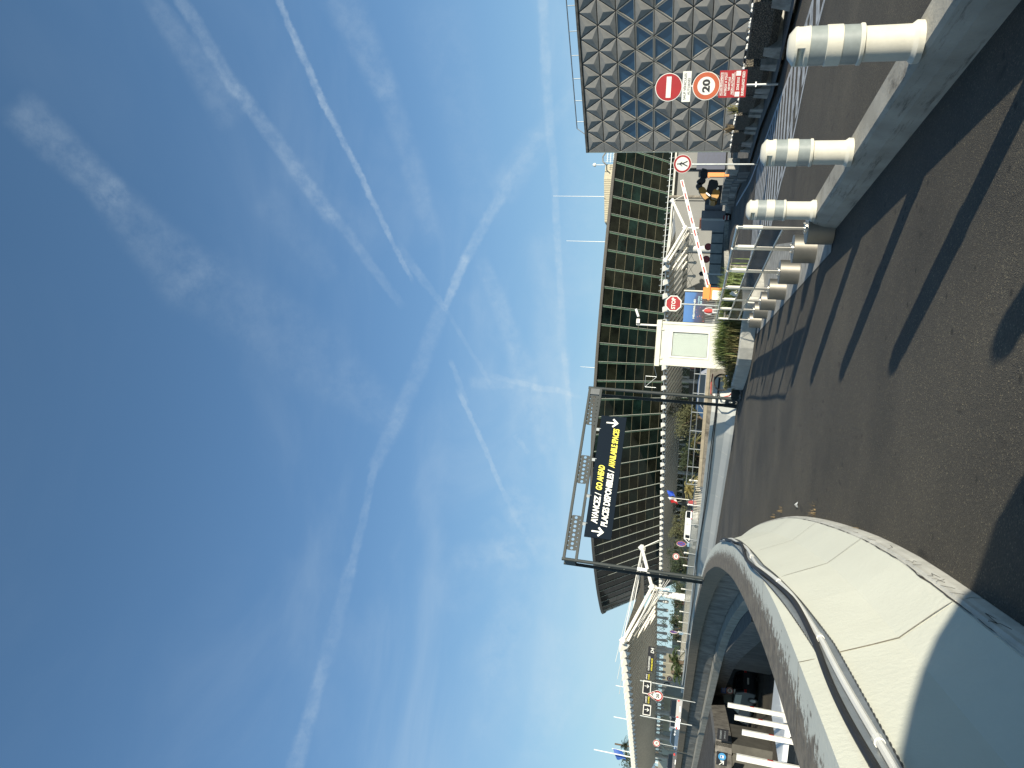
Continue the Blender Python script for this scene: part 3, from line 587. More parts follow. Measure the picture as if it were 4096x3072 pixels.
# ---- island: pavement strip under the drums and the curved row of kerb stones
struct(flat('traffic_island', [(1.86, 9.1), (1.86, 20.2), (2.5, 20.6), (3.9, 24), (3.9, 18.5), (2.42, 11), (2.42, 9.02)], .012, M_CONC))
K0 = [(1.80, 13.6), (1.86, 17.0), (1.78, 20.2), (1.42, 21.4), (.98, 22.2), (.62, 23.1), (.30, 24.4)]
K0 = [(2.52, 18.9), (2.40, 19.7), (2.26, 20.35), (1.86, 20.75), (1.50, 21.0), (1.16, 21.35), (.94, 22.0), (.70, 22.9), (.40, 24.4)]
KP = catmull(K0, .4); ks = thing('planter_kerb', 'curved row of pale concrete kerb stones holding the planted bed by the white cabin', 'kerb', (1.55, 21.2, 0))
for k in range(0, len(KP) - 1, 4):
    if k + 2 > len(KP) - 1: break
    sweep('kerb_stone', KP, k, min(k + 4, len(KP) - 1), [(0, .012), (.0, .36), (.03, .40), (.17, .40), (.17, .012)], M_CONC_L, ks, -1, .008)
soil = [tuple(p) for p in offset_path(KP, -.17)] + [(.5, 26.0), (4.3, 26.4), (3.9, 20.4), (3.0, 18.9)]
sbx = MB(); ns_ = len(soil); sbx.add([(p[0], p[1], .0) for p in soil] + [(p[0], p[1], .295) for p in soil], [(i, (i + 1) % ns_, ns_ + (i + 1) % ns_, ns_ + i) for i in range(ns_)]); struct(sbx.build('bed_edge', M_CONC))
struct(flat('soil_bed', soil, .30, mat('soil', (.10, .075, .05), .95, var=.4, bump=.5)))

# ---- planting in that bed
def blades(name, pts, hmin, hmax, n, width, mt, lean=.5, seed=1):
    rnd = random.Random(seed); b = MB()
    for _ in range(n):
        p = rnd.choice(pts); x = p[0] + rnd.gauss(0, p[3]); y = p[1] + rnd.gauss(0, p[3]); z = p[2]
        h = rnd.uniform(hmin, hmax) * p[4]; an = rnd.uniform(0, 2 * math.pi); ln = rnd.uniform(.1, lean) * h; w = width * rnd.uniform(.6, 1.3)
        dx, dy = math.cos(an), math.sin(an); px, py = -dy * w, dx * w
        m1 = (x + dx * ln * .35, y + dy * ln * .35, z + h * .6); tp = (x + dx * ln, y + dy * ln, z + h * rnd.uniform(.75, 1))
        b.add([(x - px, y - py, z), (x + px, y + py, z), (m1[0] + px * .8, m1[1] + py * .8, m1[2]), (m1[0] - px * .8, m1[1] - py * .8, m1[2]), tp], [(0, 1, 2, 3), (3, 2, 4)])
    o = b.build(name, mt, None); return o
row = []
for i in range(60):
    u = i / 59; q = KP[min(len(KP) - 1, int((.04 + .90 * u) * (len(KP) - 1)))]; row.append((q.x + .40, q.y + .40, .28, .17, 1.0 if u < .75 else .8))
tag(blades('green_planting', [(x + .2, y + .1, z, s, h) for x, y, z, s, h in row[:44]], .50, .95, 5200, .013, mat('fresh_leaf', (.15, .20, .06), .6, var=.5, scale=5), .55, 3), 'dense green spiky planting behind the curved kerb stones', 'plants', kind='stuff')
tag(blades('yellow_planting', [(x, y, z, s * .8, h * .75) for x, y, z, s, h in row[14:52]], .38, .80, 4200, .012, M_LEAFY, .9, 4), 'yellowish grass tufts spilling over the kerb stones', 'grass', kind='stuff')
tag(blades('dry_planting', [(x - .05, y - .05, z, s * .7, h * .6) for x, y, z, s, h in row[26:58]], .28, .55, 1500, .011, M_DRY, .9, 5), 'dry straw coloured tufts at the low end of the planted bed', 'grass', kind='stuff')
def leafball(name, c, rad, n, size, mt, seed, parent=None, flatz=1.0):
    rnd = random.Random(seed); b = MB(); c = Vector(c)
    cl_ = [c + Vector((rnd.gauss(0, .42) * rad[0], rnd.gauss(0, .42) * rad[1], rnd.gauss(0, .40) * rad[2])) for _ in range(26)]
    for _ in range(n):
        g = rnd.choice(cl_); p = g + Vector((rnd.gauss(0, .16) * rad[0], rnd.gauss(0, .16) * rad[1], rnd.gauss(0, .15) * rad[2]))
        a = Vector((rnd.gauss(0, 1), rnd.gauss(0, 1), rnd.gauss(0, .8))).normalized(); q = a.orthogonal().normalized() * size * rnd.uniform(.5, 1.0); a *= size * rnd.uniform(.8, 1.5)
        b.add([p - a, p + q * .6, p + a, p - q * .6], [(0, 1, 2, 3)])
    return b.build(name, mt, parent)
sh = thing('shrub', 'small bright green shrub at the low end of the kerb stones', 'shrub', (.62, 24.3, .3)); leafball('foliage', (.62, 24.3, .48), (.28, .28, .24), 700, .035, M_LEAFY, 11, sh)

lit = gz(3196, 2030); b = MB(); b.add([(lit.x, lit.y, .01), (lit.x + .04, lit.y - .02, .03), (lit.x + .07, lit.y + .05, .01), (lit.x + .02, lit.y + .10, .05), (lit.x - .01, lit.y + .06, .02)], [(0, 1, 3), (1, 2, 3), (0, 3, 4)])
tag(b.build('paper_scrap', M_WHITE), 'white scrap of paper lying against the kerb of the cream parapet', 'litter')
wd = [(gz(x_, y_).x + .03, gz(x_, y_).y, .0, .03, .35) for x_, y_ in ((3260, 2052), (3128, 2050), (3262, 2060), (3100, 2075), (3430, 2150))]
tag(blades('gutter_weeds', wd, .08, .35, 70, .003, M_DRY, 1.0, 40), 'dry brown weeds in the gutter along the cream parapet', 'weeds', kind='stuff')

# ================================================================== gantry over the road
GR = Vector((.09, 26.55, 0)); GLF = Vector((-5.69, 23.6, 0)); gd = (GLF - GR).normalized(); gp = Vector((gd.y, -gd.x, 0)); gp = gp if gp.y > 0 else -gp
gt = thing('sign_gantry', 'grey tubular steel gantry spanning the road, twin posts and perforated beam', 'gantry', tuple(GR))
ZT, ZB = 5.32, 4.90
for nm, base in (('post', GR), ('post', GLF)):
    for k, off in enumerate((0, .55)):
        q = MB(); q.tube(base + gp * off + Z0 * (.79 if base is GLF else .45), base + gp * off + Z0 * ((ZT if k == 0 or base is GLF else ZB) + .06), .057, 14); q.build('post', M_MGREY, gt, True)
def holed_plate(o, rt, up, n, cell, h, hr, thick=.012):
    b = MB(); T = frame(o, rt, up); S = 16
    for k in range(n):
        cx = (k + .5) * cell; outer = []; inn = []
        for i in range(S):
            an = 2 * math.pi * (i + .5) / S; c, s_ = math.cos(an), math.sin(an); sc_ = 1 / max(abs(c), abs(s_)); outer.append((cx + c * sc_ * cell / 2, s_ * sc_ * h / 2)); inn.append((cx + c * hr, s_ * hr))
        for zz in (thick / 2, -thick / 2):
            b.add([T @ Vector((p[0], p[1], zz)) for p in outer + inn], [(i, (i + 1) % S, S + (i + 1) % S, S + i) for i in range(S)])
        b.add([T @ Vector((p[0], p[1], zz)) for zz in (thick / 2, -thick / 2) for p in inn], [(i, (i + 1) % S, S + (i + 1) % S, S + i) for i in range(S)])
    return b
LG = (GLF - GR).length
for z in (ZT, ZB):
    q = MB(); q.box((GR + GLF) / 2 + Z0 * z, (LG, .11, .085), M=Matrix.Rotation(math.atan2(gd.y, gd.x), 4, 'Z')); q.build('beam_chord', M_MGREY, gt)
for s0, n in ((.30, 8), (2.72, 7), (4.95, 8)):
    holed_plate(GR + gd * s0 + Z0 * (ZT + ZB) / 2, gd, Z0, n, .152, ZT - ZB - .085, .052).build('perforated_plate', M_MGREY, gt)
q = MB(); q.box(GR + gd * .16 + Z0 * (ZT + ZB) / 2 , (.24, .10, .33), M=Matrix.Rotation(math.atan2(gd.y, gd.x), 4, 'Z')); q.build('corner_plate', M_DGREY, gt)
q = MB(); q.box(GLF + gp * .27 + Z0 * (ZT - .2), (.10, .50, .36), M=Matrix.Rotation(math.atan2(gd.y, gd.x), 4, 'Z')); q.build('corner_plate', M_MGREY, gt)
q = MB(); q.box(GLF + gp * .27 + Z0 * .80, (.16, .85, .02), M=Matrix.Rotation(math.atan2(gd.y, gd.x), 4, 'Z')); q.build('base_plate', M_MGREY, gt)
# perforated foot of the right-hand posts
q = MB(); q.tube(GR + Z0 * 0, GR + Z0 * .47, .085, 14, .062); q.tube(GR + gp * .55, GR + gp * .55 + Z0 * .47, .085, 14, .062); q.build('foot', M_MGREY, gt, True)
holed_plate(GR + Z0 * .26 , gp, Z0, 3, .183, .40, .065).build('foot_plate', M_MGREY, gt)
q = MB(); q.box(GR + gp * .27 + Z0 * .02, (.5, .95, .03), M=Matrix.Rotation(math.atan2(gd.y, gd.x), 4, 'Z')); q.build('base_plate', M_MGREY, gt)
for z in (.62, .70):
    q = MB(); q.tube(GR - gp * .1 + Z0 * z, GR + gp * .65 + Z0 * z, .008, 6); q.build('clamp_band', M_GALV, gt)
q = MB(); q.box(GLF - gp * .06 + Z0 * 2.72, (.10, .01, .32), M=Matrix.Rotation(math.atan2(gd.y, gd.x), 4, 'Z')); q.build('white_sticker', M_SIGNW, gt)
# the sign board hanging under the beam
fo = -gp * .13; ga = GR + fo; gb = GLF + fo
c4 = [gl(2335.6, 2146, ga, gb), gl(2405.7, 1661, ga, gb), gl(2505, 1670, ga, gb), gl(2446, 2159, ga, gb)]
xl = ((c4[0] + c4[3]) / 2); xr = ((c4[1] + c4[2]) / 2); zt_ = (c4[0].z + c4[1].z) / 2; zb_ = (c4[2].z + c4[3].z) / 2
bw = Vector((xr.x - xl.x, xr.y - xl.y)).length; bh_ = zt_ - zb_
sg = thing('overhead_sign', 'long dark navy overhead sign reading AVANCEZ / GO AHEAD with two white arrows', 'overhead sign', (xl.x, xl.y, zb_))
TS = frame(Vector((xl.x, xl.y, zb_)), -gd, Z0)
q = MB(); q.prism([(0, 0), (bw, 0), (bw, bh_), (0, bh_)], TS, -.05, 0); q.build('panel', M_SIGNN, sg)
for u in (.1, .32, .62, .88):
    q = MB(); q.box(TS @ Vector((bw * u, bh_ + .03, -.06)), (.10, .10, .16)); q.build('hanger', M_GALV, sg)
def tf(s, a, b, yc, h, m_): text_fit(sg, s, TS, bw * a, bw * b, bh_ * yc, bh_ * h, m_, 'lettering', .035, .18)
tf('AVANCEZ /', .107, .352, .70, .25, M_SIGNW); tf('GO AHEAD', .372, .575, .70, .24, M_YEL)
tf('PLACES DISPONIBLES /', .092, .545, .33, .25, M_SIGNW); tf('AVAILABLE SPACES', .562, .893, .33, .24, M_YEL)
ARW = [(-.055, .5), (.055, .5), (.055, -.20), (.26, -.02), (.40, -.02), (.40, -.10), (0, -.5), (-.40, -.10), (-.40, -.02), (-.26, -.02), (-.055, -.20)]
ARW = [(-.06, .5), (.06, .5), (.06, -.22), (.28, .02), (.40, -.08), (0, -.5), (-.40, -.08), (-.28, .02), (-.06, -.22)]
def arrow(parent, T, cx, cy, h, mt, rot=0, name='arrow'):
    c, s_ = math.cos(rot), math.sin(rot)
    q = MB(); q.prism([(cx + (x * c - y * s_) * h, cy + (x * s_ + y * c) * h) for x, y in ARW], T, .001, .008); return q.build(name, mt, parent)
arrow(sg, TS, bw * .048, bh_ * .52, bh_ * .46, M_SIGNW); arrow(sg, TS, bw * .940, bh_ * .52, bh_ * .48, M_SIGNW)

# ================================================================== terminal with the leaning glass facade
ZR = 20.0
TP = [(60.0, 139.0), (45.0, 134.3), (28.0, 131.4), (12.2, 130.6), (4.2, 130.9), (-6, 132.6), (-17, 136.8), (-27.8, 143.4), (-35, 150.2), (-43.0, 159.5), (-48.5, 167.0), (-53.5, 175.0), (-55.5, 183.0), (-52.5, 191.0)]
TC = catmull(TP, 3.45); NT = len(TC) - 1
tm = thing('terminal_building', 'curved airport terminal with dark green glass facade leaning outward under a thin roof edge', 'terminal', (12, 131, 0))
def fac(i, z, out_=0.0):
    a = TC[max(i - 1, 0)]; b = TC[min(i + 1, NT)]; t = (b - a).normalized(); n = Vector((-t.y, t.x))     # towards the camera side
    if n.dot(Vector((0, -1))) < 0 and i < NT - 3: n = -n
    z = min(z, ZR - {0: 3.6, 1: 1.6, 2: .55, 3: .12}.get(NT - i, 0) + (.15 if z > ZR else 0)); d = -(ZR - z) * .58 + out_; q = TC[i] + n * d; return Vector((q.x, q.y, z))
levels = [ZR - .35 - 1.62 * k for k in range(12)]
gm_ = [M_GLASSD, mat('dark_glass_warm', (.012, .014, .009), .10, var=.5, scale=.3, spec=.3), mat('green_glass', (.008, .022, .018), .08, var=.6, scale=.35, spec=.35)]
rnd = random.Random(5)
M_GREENM = mat('green_facade_rail', (.10, .17, .12), .5, metal=.2, var=.2)
M_PALEM = mat('pale_mullion', (.36, .39, .34), .45, metal=.2, var=.1)
for i in range(NT):
    for k in range(len(levels) - 1):
        if k >= 8: 
            if k == 8: z0, z1 = levels[8], 0.2
            else: continue
        else: z0, z1 = levels[k], levels[k + 1]
        b = MB(); P4 = [fac(i, z0), fac(i + 1, z0), fac(i + 1, z1), fac(i, z1)]
        n_ = (P4[1] - P4[0]).cross(P4[3] - P4[0]).normalized()
        if n_.y > 0: n_ = -n_
        jit = [n_ * rnd.uniform(-.012, .012) for _ in range(4)]
        b.add([P4[j] + jit[j] for j in range(4)], [(0, 1, 2, 3)])
        warm = rnd.random(); g_ = gm_[1] if warm < .3 else (gm_[2] if (warm > .93 or (i > NT - 13 and k > 3 and warm > .5)) else gm_[0])
        b.build('glass_pane', mat('tan_painted_reflection_glass', (.10, .09, .065), .12, var=.8, scale=.4, spec=.6) if i > NT - 8 and warm > .45 else g_, tm)  # tan base colour paints in reflected buildings on the end panes
for i in range(NT + 1):
    b = MB(); b.tube(fac(i, ZR - .2, .12), fac(i, 3, .12), .058, 4); b.build('mullion', M_PALEM, tm)
    if i < NT: b = MB(); a0, a1 = fac(i, ZR - .3, -.02), fac(i + 1, ZR - .3, -.02); c0, c1 = fac(i, 3, -.02), fac(i + 1, 3, -.02); w_ = .10; b.add([a0.lerp(a1, .03), a0.lerp(a1, w_), c0.lerp(c1, w_), c0.lerp(c1, .03)], [(0, 1, 2, 3)]); b.v = [tuple(Vector(v) + Vector((0, -.05, 0))) for v in b.v]; b.build('vertical_fin', M_GREENM, tm)
for k in range(1, 9):
    b = MB(); b.path([fac(i, levels[k], .03) for i in range(NT + 1)], .036, 4); b.build('transom', mat('bronze_transom', (.12, .11, .07), .5, var=.1), tm)
V = []
for i in range(NT + 1): V += [fac(i, ZR + .15, .45), fac(i, ZR - .30, .40), fac(i, ZR - .30, -.2)]
b = MB(); b.add(V, [(3 * i + j, 3 * i + j + 1, 3 * i + j + 4, 3 * i + j + 3) for i in range(NT) for j in (0, 1)]); b.build('roof_edge', mat('roof_edge_metal', (.20, .19, .17), .4, metal=.4, var=.1), tm)
rp = [tuple(fac(i, ZR, .44)[:2]) for i in range(NT + 1)] + [(20, 230), (70, 200)]
flat('roof', rp, ZR + .14, M_CONC, tm)
rb_ = thing('roof_plant_room', 'beige corrugated plant room standing on the terminal roof', 'plant room', (38, 142, 20))
b = MB(); pts = [(33.4, 21.0), (44.9, 20.2), (44.9, 22.6), (42.2, 22.75), (33.4, 21.9)]
T = frame((0, 140.5, 0), X0, Z0); b.prism([(x, z) for x, z in pts], T, -5, 0); b.build('cladding', mat('beige_cladding', (.42, .38, .27), .7, var=.15), rb_)
for x in [33.6 + .36 * k for k in range(24)]:
    b = MB(); b.box((x, 140.47, (21.05 + 22.0 + (x - 33.4) * .09) / 2), (.12, .10, .9 + (x - 33.4) * .085)); b.build('rib', mat('beige_rib', (.34, .31, .22), .7, var=.1), rb_)
for nm, x, z0, z1, r_, lb in (('mast', 38.35, 22.3, 32.6, .06, 'tall thin mast on the beige plant room roof'), ('mast', 29.4, 20, 29.2, .07, 'white mast left of the beige plant room on the terminal roof'), ('mast', 4.5, 20, 24.4, .06, 'short white mast above the terminal roof near the gantry post')):
    b = MB(); b.tube((x, 140, z0), (x, 140, z1), r_ * 1.2, 6, r_ * .5); o = b.build(nm, M_WHITE); tag(o, lb, 'mast', 'masts on the terminal roof')
cam_t = thing('roof_camera', 'white dome camera on a bracket above the terminal roof, beside the triangular panelled building', 'camera', (44.3, 139, 22.7))
b = MB(); b.tube((44.3, 139, 22.6), (44.3, 139, 24.4), .07, 6); b.build('pole', M_WHITE, cam_t); b = MB(); b.lathe([(.05, -.1), (.35, -.05), (.38, .2), (.2, .5), (0.01, .55)], (44.3, 139, 24.4), 12); b.build('dome', M_WHITE, cam_t, True)
rl = thing('roof_frame', 'tangle of grey pipes and ladder rails on the roof beside the plant room', 'pipework', (45.5, 138.5, 20))
for k in range(7):
    b = MB(); x = 44.9 + .35 * k; b.tube((x, 138.8, 20.2), (x, 138.8, 22.5 - .1 * (k % 3)), .035, 5); b.build('pipe', M_GALV, rl)
for z in (20.9, 21.5, 22.1): b = MB(); b.tube((44.7, 138.8, z), (47.2, 138.8, z), .035, 5); b.build('rail', M_GALV, rl)
b = MB(); b.path([(44.2, 138.6, 22.2), (44.8, 138.6, 22.9), (45.8, 138.6, 23.0), (46.8, 138.6, 22.4)], .12, 7); b.build('duct', M_BROWNC, rl, True)

# ================================================================== butterfly canopies
def canopy(label, org, d, n, sp, zt, zb, dep, cols, zcol0, beak=1.0, ff=2.0, fz=0.0, rr=.15):
    d = Vector((d[0], d[1], 0)).normalized(); p = Vector((d.y, -d.x, 0))
    if p.y < 0: p = -p
    org = Vector((org[0], org[1], 0)); t = thing('canopy', label, 'canopy', tuple(org))
    L0 = -0.0; Ln = n * sp
    tip = lambda s, z=zt: org + d * s + Z0 * z
    low_ = lambda s, z=zb: org + d * s + p * dep + Z0 * z
    far_ = lambda s: org + d * s + p * dep * ff + Z0 * (zt + fz)
    M_RIB = mat('canopy_rib', (.80, .76, .66), .5, var=.08); M_SOF = mat('canopy_soffit', (.52, .50, .43), .6, var=.15, scale=.6)
    for k in range(n):                                          # soffit sheet of each bay and its mirror on the far side
        s0, s1 = k * sp, (k + 1) * sp
        b = MB(); b.add([tip(s0) + Z0 * .10, tip(s1) + Z0 * .10, low_(s1) + Z0 * 1.15, low_(s0) + Z0 * 1.15], [(0, 1, 2, 3)]); b.build('soffit_panel', M_SOF, t)
    b = MB(); b.add([low_(0) + Z0 * 1.15, low_(Ln) + Z0 * 1.15, far_(Ln), far_(0)], [(0, 1, 2, 3)]); b.build('far_wing', M_SOF, t)
    for k in range(n * 2):                                      # sloping round ribs under the sheet
        s = k * sp / 2 + .2; b = MB(); b.tube(tip(s) - Z0 * .26, low_(s) - Z0 * .34, rr, 8); b.build('rib', M_RIB, t)
    pf = MB()
    for k in range(n * 2):
        for u in (.22, .45, .68, .9): pf.box(tip(k * sp / 2 + .75).lerp(low_(k * sp / 2 + .75), u) - Z0 * .12, (.10, .10, .10))
    tag(pf.build('bracket', M_PALEM, t), kind='stuff')
    for k in range(n):                                          # white bird-like beaks on the high edge
        c = tip(k * sp + sp / 2); b = MB(); s_ = beak
        W = d * (.50 * s_); F = -p * (.62 * s_); U = Z0 * (.26 * s_)
        b.add([c - W + U * .1, c + W + U * .1, c + F + U * .9, c - U * 1.25 + F * .35, c + U * 1.25 - F * .3, c - W * .9 - U * 1.9 + F * .15, c + W * .9 - U * 1.9 + F * .15],
              [(0, 2, 4), (4, 2, 1), (0, 3, 2), (2, 3, 1), (0, 5, 3), (1, 3, 6), (0, 4, 5), (4, 1, 6)])
        b.build('beak', M_WHITEG, t)
    b = MB(); b.tube(tip(0), tip(Ln), .06, 6); b.build('edge_cable', M_WHITEG, t)
    b = MB(); b.tube(low_(-.3, zb - .1), low_(Ln, zb - .1), .30 if dep > 1 else .2, 10); b.build('main_tube', mat('canopy_tube', (.40, .39, .35), .5, var=.08), t, True)
    for k in range(n):                                          # hanging arms with rounded ends
        s = k * sp + sp * .2; b = MB(); b.tube(low_(s, zb - .3), low_(s, zb - 1.25), .10, 6, .15); b.tube(low_(s, zb - 1.2) - p * .10, low_(s, zb - 1.2) + p * .10, .20, 8); b.build('hanging_arm', mat('arm_metal', (.47, .47, .44), .5, var=.06), t)
    br = MB()
    for k in range(n - 1):
        s = k * sp + sp * .2; br.tube(low_(s, zb - .3), low_(s + sp, zb - 1.2), .022, 4); br.tube(low_(s, zb - 1.2), low_(s + sp, zb - .3), .022, 4)
    tag(br.build('bracing', M_PALEM, t), kind='stuff')
    for s in cols:
        b = MB(); b.tube(low_(s, zcol0), low_(s, zb - .1), .30, 12); b.build('column', mat('column_metal', (.50, .50, .47), .5, var=.06), t, True)
    # open end frame: white beams from the two high edges down to the tube, with ties
    E0 = tip(0); E1 = low_(-.4, zb + .1); E2 = far_(-.2) + Z0 * .1
    for a, b2, r_, nm in ((E0, E1, .15, 'end_beam'), (E1, E2, .15, 'end_beam'), (E0 - Z0 * .45, E1 - Z0 * .3, .05, 'end_tie'), (E2, E0, .035, 'end_cable'), (E2 - Z0 * .3, tip(sp * 1.5), .03, 'end_cable'), (E2, E2 - d * .4 - Z0 * 1.5 + p * .8, .04, 'end_tie'), (E1, low_(-.4, zb - 1.4), .09, 'end_strut')):
        b = MB(); b.tube(a, b2, r_, 8); b.build(nm, M_WHITEG, t)
    for u in (.2, .4, .6, .8):
        b = MB(); q_ = E0.lerp(E1, u); b.tube(q_, q_ + d * .7 + Z0 * .1, .045, 5); b.build('end_rung', M_WHITEG, t)
    for a in (E0, E1, E2):
        b = MB(); b.lathe([(.02, -.35), (.30, -.12), (.30, .12), (.02, .35)], a, 8); b.build('node', M_WHITEG, t)
    return t, tip, low_, far_
c1 = canopy('long grey ribbed canopy with white bird shaped beaks in front of the glass terminal', (14.95, 80.1), (-.597, .803), 42, 2.2, 6.0, 4.18, 5.0, [15.0, 27.7, 40.3, 53.3, 66.6, 79.5], 0)
c2 = canopy('nearer ribbed canopy with large white beaks at the left, tied by white cables', (-21.2, 62.0), (-.615, .788), 34, 2.0, 6.0, 3.95, 5.0, [15.1, 26.3, 38.6, 51.5, 63.6], 0, beak=1.15, ff=1.75, fz=-.75, rr=.11)
# extra column of the right-hand canopy, in shade, and the thick white column with ties at the left canopy
b = MB(); q = c1[2](2.7, 0); b.tube(q, q + Z0 * 4.0, .42, 14); b.build('column', mat('column_metal', (.5, .5, .47)), c1[0], True)
q = c2[2](.8, 0); b = MB(); b.tube(q, q + Z0 * 2.9, .34, 14, .30); b.build('column', M_WHITEG, c2[0], True)
for u in (2.9, 3.2, 3.5):
    b = MB(); b.tube(q + Z0 * u - c2[0].location * 0 , q + Z0 * u + Vector((.1, 0, .12)), .30, 10); b.build('column_ring', M_WHITEG, c2[0])
for k in range(5):
    b = MB(); b.tube(c2[3](-.2) + Z0 * (.0), c2[1](6 + 5 * k) + Z0 * .9, .022, 4) if k < 3 else b.tube(c2[1](.3 + 1.4 * (k - 3)) - Z0 * .1, q + Z0 * (3.2), .022, 4); b.build('tie_rod', M_WHITEG, c2[0])
for k in range(4):
    b = MB(); a_ = c2[1](.2 + 1.2 * k) - Z0 * .2; b.tube(a_, c2[2](-3.0 + .5 * k, 2.4 + .3 * k), .02, 4); b.build('tie_rod', M_WHITEG, c2[0])

# ================================================================== building clad in triangular panels
A0 = Vector((16.42, 48.6, 0)); bdv = Vector((.633, -.774, 0)).normalized(); bn = Vector((-.774, -.633, 0)).normalized()
HU, RH, ZTOP = 1.54, 1.108, 10.0
tb_ = thing('panelled_building', 'grey building clad in triangular pyramid panels with blue triangular windows', 'building', tuple(A0))
GL = {(2, 'u', 6), (2, 'd', 5.5), (2, 'u', 4), (2, 'd', 3.5), (2, 'd', 2.5), (2, 'u', 2), (2, 'u', 1), (3, 'u', 5.5), (3, 'd', 5), (3, 'u', 4.5), (3, 'u', 3.5), (3, 'd', 3), (3, 'u', 2.5), (3, 'd', 2), (3, 'u', 1.5), (3, 'd', 1),
      (4, 'd', 6.5), (4, 'u', 6), (4, 'u', 5), (4, 'd', 4.5), (4, 'u', 4), (4, 'd', 1.5), (4, 'u', 1), (6, 'd', 4.5), (6, 'd', 1.5), (7, 'u', 3.5), (7, 'd', 2), (7, 'u', 1.5), (8, 'u', 7)}
M_WINF = mat('window_frame_grey', (.30, .29, .255), .5, var=.05)
TB = frame(A0 + Z0 * ZTOP, bdv, Z0)
SI = Matrix.Identity(4)
def tri_mesh(kind, clipl=False):
    g = .018; h = HU / 2
    if kind == 'd': P3 = [(-h + g * 1.6, -g), (h - g * 1.6, -g), (0, -RH + g * 2)]
    else: P3 = [(0, -g * 2), (h - g * 1.6, -RH + g), (-h + g * 1.6, -RH + g)]
    return P3
protos = {}
def panel(kind, cx, cy, glass):
    key = (kind, glass)
    if key not in protos:
        P3 = tri_mesh(kind); b = MB(); ctr = (sum(p[0] for p in P3) / 3, sum(p[1] for p in P3) / 3)
        if glass:
            f = MB(); Q = [(p[0] * .86 + ctr[0] * .14, p[1] * .86 + ctr[1] * .14) for p in P3]
            vs = [(p[0], p[1], .03) for p in P3] + [(p[0], p[1], .03) for p in Q] + [(p[0], p[1], -.06) for p in Q] + [(p[0], p[1], -.1) for p in P3]
            f.add(vs, [(0, 1, 4, 3), (1, 2, 5, 4), (2, 0, 3, 5), (3, 4, 7, 6), (4, 5, 8, 7), (5, 3, 6, 8), (0, 9, 10, 1), (1, 10, 11, 2), (2, 11, 9, 0)])
            fo_ = f.build('window_frame', M_WINF, None, False); me1 = fo_.data; bpy.data.objects.remove(fo_)
            b.add([(p[0], p[1], -.05) for p in Q], [(0, 1, 2)]); go = b.build('glass', M_GLASSB if cy > -5.9 else M_GLASSD, None); me2 = go.data; bpy.data.objects.remove(go)
            protos[key] = (me1, me2)
        else:
            r_ = .93; Q = [(p[0] * r_ + ctr[0] * (1 - r_), p[1] * r_ + ctr[1] * (1 - r_)) for p in P3]
            b.add([(p[0], p[1], 0) for p in P3] + [(p[0], p[1], .035) for p in Q] + [(ctr[0], ctr[1], .105)] + [(p[0], p[1], -.1) for p in P3],
                  [(0, 1, 4, 3), (1, 2, 5, 4), (2, 0, 3, 5), (3, 4, 6), (4, 5, 6), (5, 3, 6), (0, 7, 8, 1), (1, 8, 9, 2), (2, 9, 7, 0)])
            po = b.build('triangular_panel', M_PANELG, None); protos[key] = po.data; bpy.data.objects.remove(po)
    me = protos[key]
    M_ = Matrix.Translation(-tb_.location) @ TB @ Matrix.Translation((cx, cy, 0))
    def put(nm, me_, par, mx_):
        o = bpy.data.objects.new(nm, me_); COL.objects.link(o); o.parent = par
        if mx_: o.matrix_local = mx_
        return o
    if glass:
        me1, me2 = me; f = put('window', me1, tb_, M_); put('pane', me2, f, None)
        if cy < -5.9:
            g_ = f.children[0] if f.children else None
    else: put('triangular_panel', me, tb_, M_)
for r in range(9):
    off = 0 if r % 2 == 0 else .5
    for k in range(0, 11):
        sd_ = k + .5 + off; su = k + off
        for kind, s_ in (('d', sd_), ('u', su)):
            if s_ * HU - HU / 2 < -.02: continue
            panel(kind, s_ * HU, -r * RH, (r, kind, s_) in GL)
    # half panels closing the left edge
    b = MB(); y0 = -r * RH
    if off == 0: b.prism([(.02, y0 - .05), (.02, y0 - RH + .01), (HU / 2 - .03, y0 - RH + .01)], TB, -.1, .05)
    else: b.prism([(.02, y0 - .01), (HU / 2 - .03, y0 - .01), (.02, y0 - RH + .05)], TB, -.1, .05)
    b.build('half_panel', M_PANELG, tb_)
LB = 11.3 * HU
b = MB(); T = frame(A0, bdv, Z0); b.prism([(.0, 0), (LB, 0), (LB, ZTOP + .02), (0, ZTOP + .02)], T, -14, -.07); b.build('wall', mat('joint_dark', (.03, .03, .03), .8, var=0), tb_)
b = MB(); b.prism([(-.05, ZTOP + .02), (LB, ZTOP + .02), (LB, ZTOP + .16), (-.05, ZTOP + .16)], T, -14, .10); b.build('coping', M_CONC_D, tb_)
b = MB(); b.prism([(-.07, 0), (-.005, 0), (-.005, ZTOP + .02), (-.07, ZTOP + .02)], T, -14, .06); b.build('edge_trim', M_PALEM, tb_)
rr_ = thing('roof_guardrail', 'thin grey guardrail along the roof edge of the triangular panelled building', 'guardrail', tuple(A0 + Z0 * 10))
for z in (10.75,): b = MB(); b.tube(A0 + bdv * 1.5 - bn * .4 + Z0 * z, A0 + bdv * LB - bn * .4 + Z0 * z, .035, 6); b.build('rail', M_GALV, rr_)
for k in range(11):
    q = A0 + bdv * (2.0 + 1.5 * k) - bn * .4; b = MB(); b.tube(q + Z0 * 10.05, q + Z0 * 10.75, .028, 5); b.build('post', M_GALV, rr_)
b = MB(); b.tube(A0 + bdv * 1.5 - bn * .4 + Z0 * 10.75, A0 + bdv * 1.2 - bn * .1 + Z0 * 10.1, .03, 5); b.build('end_brace', M_GALV, rr_)

